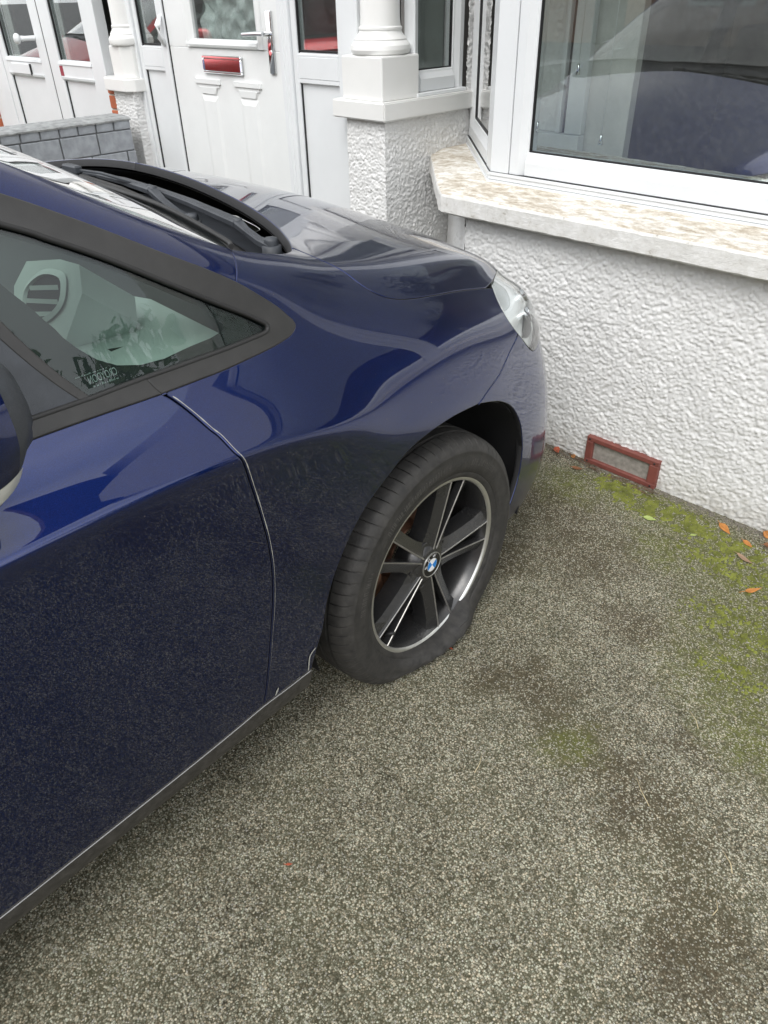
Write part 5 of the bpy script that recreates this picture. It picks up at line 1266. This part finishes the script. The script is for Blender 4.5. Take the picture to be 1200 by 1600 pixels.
bmesh.ops.recalc_face_normals(bm, faces=bm.faces); bm_obj('door_handle', bm, CHROME, door, True, 40)
# hinge cover on the left sidelight post
tube('hinge_cover', [(-3.018-HO.x, DY-.016-HO.y, 1.20), (-3.012-HO.x, DY-.040-HO.y, 1.235), (-3.012-HO.x, DY-.044-HO.y, 1.285), (-3.018-HO.x, DY-.018-HO.y, 1.325)], [.010, .015, .015, .010], PVC, house, 8)
bm = bmesh.new(); add_box(bm, -3.003-HO.x, -2.9996-HO.x, DY-.004-HO.y, DY+.03-HO.y, .13, 2.15); add_box(bm, -2.1004-HO.x, -2.0962-HO.x, DY-.002-HO.y, DY+.03-HO.y, .13, 2.15); bm_obj('door_gap', bm, GASKET, house)
fbar('added_transom', -3.318, -1.70, 1.80, 2.40, DY-.016, DY+.07)  # unseen white panel, added so the bonnet mirrors less dark glass
fbar('added_transom_bead', -3.318, -1.70, 1.795, 1.812, DY-.030, DY-.0165)
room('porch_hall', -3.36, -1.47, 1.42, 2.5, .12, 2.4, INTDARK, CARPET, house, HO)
hbox('porch_step', -3.35, -1.62, 1.235, 1.42, 0, .12, simple('red_step_tile', (.30, .07, .05), .5), None, .006)
# --- upper parts of the house, above the picture
hbox('porch_roof', -3.5, -1.30, 1.10, 1.86, 2.40, 2.62, STONE, None, .01)
hbox('main_wall', -3.5, -1.36, 1.86, 2.0, 2.3, 5.6, SMOOTHWALL)
hbox('main_wall', 2.2, 3.3, 1.86, 2.0, 0, 5.6, SMOOTHWALL)
bm = bmesh.new(); add_prism(bm, [(-1.40-HO.x, 1.79-HO.y), (-.85-HO.x, 1.16-HO.y), (2.1-HO.x, 1.16-HO.y), (2.7-HO.x, 1.79-HO.y), (2.7-HO.x, 1.98-HO.y), (-1.40-HO.x, 1.98-HO.y)], 2.061, 4.2)
bmesh.ops.recalc_face_normals(bm, faces=bm.faces); bm_obj('bay_upper_wall', bm, SMOOTHWALL, house)  # unseen; windows left out so the bonnet mirrors plain white
bm = bmesh.new(); add_prism(bm, [(-1.40-HO.x, 1.82-HO.y), (-.85-HO.x, 1.19-HO.y), (2.1-HO.x, 1.19-HO.y), (2.7-HO.x, 1.82-HO.y), (2.7-HO.x, 1.98-HO.y), (-1.40-HO.x, 1.98-HO.y)], 4.202, 5.6)
bmesh.ops.recalc_face_normals(bm, faces=bm.faces); bm_obj('bay_upper_wall', bm, SMOOTHWALL, house)
bm = bmesh.new(); add_prism(bm, [(.9-HO.y, 5.5), (.9-HO.y, 5.62), (5.5-HO.y, 8.6), (5.5-HO.y, 8.4)], -3.5-HO.x, 3.6-HO.x, M=Matrix(((0, 0, 1, 0), (1, 0, 0, 0), (0, 1, 0, 0), (0, 0, 0, 1))))
bmesh.ops.recalc_face_normals(bm, faces=bm.faces); bm_obj('roof', bm, ROOF, house)

# ------------------------------------------------------------------ neighbouring house (left)
nb = thing('neighbour_house', 'white porch doors and red brick pier of the next house on the left', 'house', (-4.6, 1.8, 0)); NO = Vector((-4.6, 1.8, 0))
def nbox(name, x0, x1, y0, y1, z0, z1, mat, parent=None, bev=.003): return box(name, x0-NO.x, x1-NO.x, y0-NO.y, y1-NO.y, z0, z1, mat, parent or nb, bev)
NY = 1.30
def leaf(x0, x1, gx0, gx1, zg, zp):
    bm = bmesh.new()
    for q in ((x0, gx0, .12, 2.15), (gx1, x1, .12, 2.15), (gx0-.0005, gx1+.0005, zp, zg), (gx0-.0005, gx1+.0005, .12, .25)): add_box(bm, q[0]-NO.x, q[1]-NO.x, NY-NO.y, NY+.055-NO.y, q[2], q[3], .004)
    d = bm_obj('porch_door', bm, PVC, nb)
    nbox('door_infill', gx0-.004, gx1+.004, NY+.018, NY+.032, .2, zp+.01, PVC, d, 0)
    bm = bmesh.new()
    add_prism(bm, [(0, -.006), (.012, -.004), (.024, .016), (0, .016)], gx0-.012-NO.x, gx1+.012-NO.x, M=Matrix(((0, 0, 1, 0), (0, 1, 0, NY-NO.y), (-1, 0, 0, zp+.014), (0, 0, 0, 1))))
    add_prism(bm, [(0, -.006), (.014, -.004), (.024, .018), (0, .018)], gx0-.012-NO.x, gx1+.012-NO.x, M=Matrix(((0, 0, 1, 0), (0, 1, 0, NY-NO.y), (1, 0, 0, zg-.018), (0, 0, 0, 1))))
    bmesh.ops.recalc_face_normals(bm, faces=bm.faces); bm_obj('bead', bm, PVC, d)
    bm = bmesh.new()
    for q in ((gx0-.001, gx0+.005, .25, zp-.01), (gx1-.005, gx1+.001, .25, zp-.01), (gx0-.001, gx0+.006, zg, 2.15), (gx1-.006, gx1+.001, zg, 2.15)): add_box(bm, q[0]-NO.x, q[1]-NO.x, NY+.010-NO.y, NY+.022-NO.y, q[2], q[3])
    bm_obj('gasket', bm, GASKET, d)
    nbox('pane', gx0-.004, gx1+.004, NY+.026, NY+.0265, zg-.01, 2.15, PANE, d, 0)
    return d
ld = leaf(-5.135, -4.416, -5.055, -4.535, 1.090, .990); rd = leaf(-4.404, -3.79, -4.262, -3.862, 1.092, .994)
nbox('letter_plate', -4.988, -4.706, NY-.012, NY-.0005, .998, 1.060, PVC, ld, .004)
nbox('letter_plate_edge', -4.706, -4.694, NY-.010, NY-.0005, .996, 1.060, GASKET, ld, .001)
bm = bmesh.new(); add_tube(bm, [(-4.535-NO.x, NY-NO.y, 1.205), (-4.545-NO.x, NY-.055-NO.y, 1.205), (-4.56-NO.x, NY-.075-NO.y, 1.205)], [.014, .013, .016], 12)
bmesh.ops.create_uvsphere(bm, u_segments=16, v_segments=10, radius=.030, matrix=Matrix.Translation((-4.575-NO.x, NY-.095-NO.y, 1.205)) @ Matrix.Diagonal((1, .7, 1, 1)))
bm_obj('door_knob', bm, PVC, ld, True, 60)
nbox('red_sticker', -4.279, -4.236, NY-.0016, NY-.0004, 1.012, 1.066, simple('dark_red_sticker', (.30, .03, .05), .5), rd, 0)
nbox('porch_post', -5.44, -5.14, NY-.004, NY+.06, .12, 2.2, PVC); nbox('porch_post', -3.786, -3.688, NY-.006, NY+.06, .12, 2.2, PVC)
bm = bmesh.new(); add_box(bm, -4.4155-NO.x, -4.4045-NO.x, NY+.002-NO.y, NY+.05-NO.y, .12, 2.15); bm_obj('door_gap', bm, GASKET, nb)
def brickwork(x0, x1, y0, z0, z1, parent, org, bw_=.215, bh=.065, j=.010, mat=REDBRICK, depth=.1):
    nbr = box('brick_joints', x0+.002-org.x, x1-.002-org.x, y0+.006-org.y, y0+depth-org.y, z0, z1, simple('pale_mortar', (.45, .38, .32), .9), parent, 0)
    z = z0; r = 0
    while z < z1-.01:
        x = x0-(r % 2)*(bw_+j)/2
        while x < x1:
            a, b = max(x0, x), min(x1, x+bw_)
            if b-a > .02: box('brick', a-org.x, b-org.x, y0-org.y, y0+.05-org.y, z, min(z+bh, z1), mat, parent, .003)
            x += bw_+j
        z += bh+j; r += 1
brickwork(-3.69, -3.567, 1.285, .5, .978, nb, NO)
brickwork(-5.80, -5.442, 1.270, .40, .98, nb, NO)
nbox('neighbour_wall', -9.5, -5.80, 1.75, 2.0, 0, 5.6, SMOOTHWALL); nbox('neighbour_wall', -5.8, -3.51, 1.86, 2.0, 2.3, 5.6, SMOOTHWALL)
nbox('porch_roof', -5.9, -3.52, 1.10, 1.86, 2.40, 2.62, STONE)
nbox('pier', -5.80, -5.45, 1.28, 1.5, .98, 2.4, STONE)
for x0, x1 in ((-5.04, -4.92), (-4.62, -4.54), (-4.255, -4.19), (-3.95, -3.865)):
    V = [Vector((x0+(x1-x0)*i/16, NY+.05+.010*math.sin(i*1.9), z))-NO for i in range(17) for z in (1.09, 1.8)]
    mesh_obj('net_curtain', V, [(2*i, 2*i+2, 2*i+3, 2*i+1) for i in range(16)], CURTAIN, nb, True)
nbox('added_transom', -5.14, -3.786, NY-.008, NY+.07, 1.80, 2.40, PVC)
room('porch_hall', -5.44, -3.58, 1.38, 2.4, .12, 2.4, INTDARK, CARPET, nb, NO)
bm = bmesh.new(); add_prism(bm, [(.9-NO.y, 5.5), (.9-NO.y, 5.62), (5.5-NO.y, 8.6), (5.5-NO.y, 8.4)], -9.6-NO.x, -3.52-NO.x, M=Matrix(((0, 0, 1, 0), (1, 0, 0, 0), (0, 1, 0, 0), (0, 0, 0, 1))))
bmesh.ops.recalc_face_normals(bm, faces=bm.faces); bm_obj('roof', bm, ROOF, nb)

# ------------------------------------------------------------------ grey painted brick wall between the drives
gw = thing('garden_wall', 'low grey painted brick wall between the two porches, behind the bonnet', 'wall', (-3.41, .2, 0)); GO = Vector((-3.41, .2, 0))
box('wall_core', -3.525-GO.x, -3.308-GO.x, -3.2-GO.y, 1.178-GO.y, 0, .855, MORTAR, gw, 0)
bprot = {}
def gbrick(y0, y1, z0, z1):
    k = (round(y1-y0, 3), round(z1-z0, 3))
    if k not in bprot:
        o = box('brick', -.012, .0, 0, y1-y0, 0, z1-z0, GREYBRICK, gw, .004, None, 2); bprot[k] = o
    else:
        o = bprot[k].copy(); COL.objects.link(o); o.parent = gw
    o.location = (-3.298+random.uniform(-.0015, .0015)-GO.x, y0-GO.y, z0)
y = 1.181
while y > -.9: gbrick(y-.0985, y-.004, .8135, .858); y -= .102
for r in range(7):
    z1 = .8085-r*.1045; y = 1.181 if r % 2 == 0 else 1.181-.052; first = True
    if r % 2: gbrick(1.133, 1.181, z1-.100, z1)
    while y > -.9: gbrick(y-.2035, y-.004, z1-.100, z1); y -= .2075
# rough cement capping
V = []; F = []; ny_ = 160; sec = [(-3.292, .854), (-3.290, .862), (-3.300, .8705), (-3.36, .876), (-3.47, .875), (-3.535, .868), (-3.538, .852)]
for i in range(ny_+1):
    yy = -1.6+(1.182+1.6)*i/ny_
    for (x, z) in sec:
        q = Vector((x*20, yy*20, z*20)); V.append(Vector((x+noise.noise(q)*.004, yy, z+noise.noise(q*2.7)*.0035))-GO)
ns = len(sec); F = [(i*ns+k, (i+1)*ns+k, (i+1)*ns+k+1, i*ns+k+1) for i in range(ny_) for k in range(ns-1)]; F.append(tuple(ny_*ns+k for k in range(ns))); 
mesh_obj('cement_capping', V, F, COPING, gw, False)

# ------------------------------------------------------------------ on the drive: leaves, twigs, straw, moss, grit
def leaf_obj(name, label, x, y, ang, ln, wd, curl, mat, tilt=0., z=.004):
    n = 14; V = []; F = []
    for i in range(n+1):
        t = i/n; w_ = wd*math.sin(PI*min(1, t*1.02)**.8)*(1-.35*t)*(1+.07*math.sin(i*2.4))
        zc = curl*(4*(t-.5)**2)*ln*.25
        for s in (-1, -.5, 0, .5, 1): V.append(((t-.5)*ln, s*w_, zc+abs(s)*w_*.35+abs(s)*curl*w_*.3))
    for i in range(n):
        for k in range(4): a = i*5+k; F.append((a, a+5, a+6, a+1))
    o = mesh_obj(name, V, F, mat, None, True); o.modifiers.new('s', 'SOLIDIFY').thickness = .0004
    bm = bmesh.new(); add_tube(bm, [(-ln*.75, .002, .001), (-ln*.55, 0, curl*ln*.2), (0, 0, .0006), (ln*.45, 0, curl*ln*.2)], [.0007, .0008, .0006, .0003], 5); bmesh.ops.recalc_face_normals(bm, faces=bm.faces)
    bm_obj('leaf_stalk', bm, mat, o)
    o.location = (x, y, z); o.rotation_euler = (tilt, 0, ang); tag(o, label, 'leaf', 'fallen leaves on the drive'); return o
leaf_obj('fallen_leaf', 'large flat orange leaf lying on the moss', .318, 1.013, -.62, .062, .0125, .1, LEAFORANGE, .3)
leaf_obj('fallen_leaf', 'smaller yellow orange leaf right of the large orange one', .402, .985, -.45, .040, .0090, .2, LEAFORANGE, .2)
leaf_obj('fallen_leaf', 'curled orange leaf lowest of the leaves near the right edge', .500, .783, 1.02, .055, .0075, .8, LEAFORANGE, .5)
leaf_obj('fallen_leaf', 'orange leaf upright against the wall at the right edge', .437, 1.062, -.4, .045, .013, .7, LEAFORANGE, .9, .010)
leaf_obj('fallen_leaf', 'brown leaf beside the wall below the upright orange leaf', .455, 1.02, .5, .040, .012, .5, LEAFBROWN, .2)
leaf_obj('fallen_leaf', 'pale brown curled leaf below the yellow orange one', .428, .905, -.3, .060, .008, .5, simple('tan_leaf', (.30, .20, .13), .8), .2)
leaf_obj('fallen_leaf', 'pale green leaf in front of the red brown air vent', .122, .903, .3, .042, .010, .2, LEAFGREEN, .3)
leaf_obj('fallen_leaf', 'small pale green leaf right of the other green leaf', .263, .915, .9, .022, .007, .2, LEAFGREEN)
leaf_obj('fallen_leaf', 'red brown leaf by the bumper at the foot of the wall', -.335, 1.058, -.7, .042, .013, .4, LEAFRED, .4, .007)
leaf_obj('fallen_leaf', 'small orange leaf left of the red brown air vent', -.268, 1.062, -.9, .026, .009, .3, LEAFORANGE, .3, .006)
leaf_obj('fallen_leaf', 'dark brown curled leaf in front of the air vent', -.215, 1.005, .4, .040, .008, .5, LEAFBROWN, .3)
leaf_obj('fallen_leaf', 'tiny red leaf scrap beside the flat tyre', .037, .028, .2, .012, .004, .2, LEAFRED)
leaf_obj('fallen_leaf', 'tiny orange leaf scrap in the near middle of the drive', .189, -.636, .9, .014, .003, .3, LEAFRED)
def straw(label, pts, r=.0008, mat=STRAW):
    o = tube('straw', [(x, y, .004+(.002 if 0 < i < len(pts)-1 else 0)) for i, (x, y) in enumerate(pts)], r, mat, None, 5)
    tag(o, label, 'straw', 'bits of straw on the drive')
straw('pale straw stem lying beside the brown stain on the right', [(.575, .015), (.60, -.01), (.63, -.03)])
straw('pale straw curl on the far right of the drive', [(.575, .262), (.598, .245), (.612, .228)])
straw('tuft of straw near the right edge of the drive', [(.785, -.02), (.805, -.035), (.815, -.05)], .0012)
straw('bent straw nearest the lower right corner', [(.815, -.118), (.826, -.137), (.824, -.152)], .0011)
straw('thin straw in the middle of the drive', [(.300, -.175), (.312, -.195), (.318, -.22)])
# moss cushions
GP = [(-.06, 1.0, .10, 420), (.06, .965, .11, 520), (.17, .975, .11, 520), (.29, .945, .10, 420), (.39, .84, .13, 420), (.55, .62, .15, 420), (.42, .95, .08, 260), (.60, .45, .10, 200), (.66, .76, .14, 260)]
V = []; F = []
for (cx_, cy_, rad, n) in GP:
    for _ in range(n):
        a, r = random.uniform(0, 2*PI), rad*math.sqrt(random.random())*random.uniform(.5, 1.1); x, y_ = cx_+1.2*r*math.cos(a), cy_+.6*r*math.sin(a)
        if y_ > 1.06: continue
        if noise.noise(Vector((x*30, y_*30, 2))) < -.12: continue
        s = random.uniform(.0025, .0065); h_ = s*random.uniform(.4, .9); k = len(V); m = 6
        for q in range(m): V.append((x+s*math.cos(q*PI/3)*random.uniform(.7, 1.2), y_+s*math.sin(q*PI/3)*random.uniform(.7, 1.2), .0))
        for q in range(m): V.append((x+.6*s*math.cos(q*PI/3+.3), y_+.6*s*math.sin(q*PI/3+.3), h_*.8*random.uniform(.7, 1.2)))
        V.append((x, y_, h_))
        for q in range(m): F += [(k+q, k+(q+1) % m, k+m+(q+1) % m, k+m+q), (k+m+q, k+m+(q+1) % m, k+2*m)]
tag(mesh_obj('moss', V, F, MOSS, None, False), 'bright green moss growing on the drive along the bay wall', 'moss', kind='stuff')
# grit and crumbs along the foot of the wall, loose chips over the drive
def chips(n, fn, smin, smax):
    V = []; F = []
    for _ in range(n):
        p = fn()
        if p is None: continue
        x, y_ = p; s = random.uniform(smin, smax); k = len(V); a0 = random.uniform(0, PI)
        for q in range(4): a = a0+q*PI/2; V.append((x+s*math.cos(a)*random.uniform(.6, 1.2), y_+s*math.sin(a)*random.uniform(.6, 1.2), .0))
        V.append((x+s*random.uniform(-.3, .3), y_+s*random.uniform(-.3, .3), s*random.uniform(.6, 1.1)))
        F += [(k+q, k+(q+1) % 4, k+4) for q in range(4)]
    return V, F
V, F = chips(2600, lambda: (random.uniform(-.75, .62), 1.080-abs(random.gauss(0, .020))), .0015, .0045)
tag(mesh_obj('grit', V, F, GRIT), 'dark grit and crumbs along the foot of the bay wall', 'grit', kind='stuff')
CHIP = simple('pale_loose_chip', (.27, .26, .22), .8, var=.7, vs_=420)
V, F = chips(26000, lambda: (random.uniform(-.4, 1.0), random.uniform(-1.05, 1.02)), .0009, .0027)
tag(mesh_obj('loose_chippings', V, F, CHIP), 'tiny pale chippings loose on the drive', 'gravel', kind='stuff')
# needles and twigs heaped by the bumper
bm = bmesh.new()
for _ in range(70):
    x, y_ = random.gauss(-.30, .07), 1.075-abs(random.gauss(0, .022)); a = random.gauss(-.5, .5); L_ = random.uniform(.015, .05)
    add_tube(bm, [(x, y_, random.uniform(.002, .012)), (x+L_*math.cos(a), y_+L_*math.sin(a)*.5, random.uniform(.002, .010))], .0007, 4)
for _ in range(30):
    x, y_ = random.uniform(-.2, .05), random.gauss(1.045, .012); a = random.gauss(-.2, .3); L_ = random.uniform(.02, .06)
    add_tube(bm, [(x, y_, .003), (x+L_*math.cos(a), y_+L_*math.sin(a)*.5, .005)], .0009, 4)
tag(bm_obj('dry_needles', bm, TWIG), 'dry needles and twigs heaped at the wall by the bumper', 'litter', kind='stuff')
o = tube('cable_end', [(.462, 1.085, .075), (.455, 1.055, .085), (.458, 1.045, .065), (.470, 1.042, .045)], [.012, .014, .013, .008], RUBBER, None, 10)
tag(o, 'black cable end at the foot of the wall on the right edge', 'cable')

# ------------------------------------------------------------------ beyond the picture: what the paint and the panes mirror
def tree(label, x, y, hgt, rad, n=2600, group='garden trees'):
    t = thing('tree', label, 'tree', (x, y, 0), 0, group)
    bm = bmesh.new(); add_tube(bm, [(0, 0, 0), (.05, .03, hgt*.25), (-.04, .05, hgt*.5), (.03, 0, hgt*.8)], [.16, .12, .08, .03], 9)
    for k in range(9):
        a = k*2.4; z0 = hgt*(.32+.05*k); add_tube(bm, [(0, 0, z0), (.4*rad*math.cos(a), .4*rad*math.sin(a), z0+.35), (.8*rad*math.cos(a), .8*rad*math.sin(a), z0+.7)], [.05, .03, .012], 6)
    bmesh.ops.recalc_face_normals(bm, faces=bm.faces); bm_obj('trunk', bm, BARK, t, True)
    V = []; F = []; cl_ = [(random.gauss(0, .45)*rad, random.gauss(0, .45)*rad, hgt*random.uniform(.42, 1.0), random.uniform(.25, .5)*rad) for _ in range(34)]
    for _ in range(n):
        cx_, cy_, cz_, cr2 = random.choice(cl_); d = Vector((random.gauss(0, 1), random.gauss(0, 1), random.gauss(0, 1))).normalized()*cr2*random.random()**.4
        p = Vector((cx_, cy_, cz_))+d; s = random.uniform(.05, .10); u = Vector((random.gauss(0, 1), random.gauss(0, 1), random.gauss(0, 1))).normalized(); v_ = u.orthogonal().normalized()
        k = len(V); V += [p-u*s, p+v_*s*.5, p+u*s, p-v_*s*.5]; F.append((k, k+1, k+2, k+3))
    mesh_obj('crown', V, F, FOLIAGE, t); return t
tree('dense leafy tree beyond the right edge of the drive', 5.0, 2.6, 2.7, 1.3, 6000)
tree('leafy tree by the pavement to the right', 8.5, -3.0, 3.6, 1.5)
tree('leafy tree across the road', -3.5, -13., 7.0, 2.4, 5000)
tree('second leafy tree across the road', 2.5, -14., 6.5, 2.3, 5000)
def far_house(label, x, y):
    t = thing('far_house', label, 'house', (x, y, 0), 0, 'houses across the road')
    box('wall', -5, 5, -4, 0, 0, 5.6, simple('far_brick', (.33, .19, .13), .9), t, .01)
    bm = bmesh.new(); add_prism(bm, [(-4.4, 5.5), (.4, 5.5), (-2, 8.2)], -5.3, 5.3, M=Matrix(((0, 0, 1, 0), (1, 0, 0, 0), (0, 1, 0, 0), (0, 0, 0, 1)))); bmesh.ops.recalc_face_normals(bm, faces=bm.faces); bm_obj('roof', bm, ROOF, t)
    for wx, wz in ((-3.2, .9), (3.2, .9), (-3.2, 3.5), (3.2, 3.5), (0, 3.5)):
        f = box('window', wx-.9, wx+.9, -.02, .06, wz, wz+1.3, PVC, t, .01); box('pane', wx-.8, wx+.8, .062, .066, wz+.1, wz+1.2, FRIT, f, 0)
    box('door', -.5, .5, -.02, .05, 0, 2.1, BLACKTRIM, t, .01)
for i, (lb_, x) in enumerate((('brick house straight across the road', -1.), ('brick house across the road to the left', -12.5), ('brick house across the road to the right', 10.5))): far_house(lb_, x, -19.)
def copy_tree(o, parent=None):
    c = o.copy(); COL.objects.link(c); c.parent = parent
    for ch in o.children: copy_tree(ch, c)
    return c
red = copy_tree(blue_car); red['label'] = 'red car on the next drive, mirrored in the porch glass'
red.location = (-7.5, -1.5, 0); red.rotation_euler = (0, 0, 0)
def repaint(o):
    for ch in o.children:
        if ch.type == 'MESH' and ch.data.materials and ch.data.materials[0] == BLUE:
            ch.material_slots[0].link = 'OBJECT'; ch.material_slots[0].material = RED
        repaint(ch)
repaint(red)
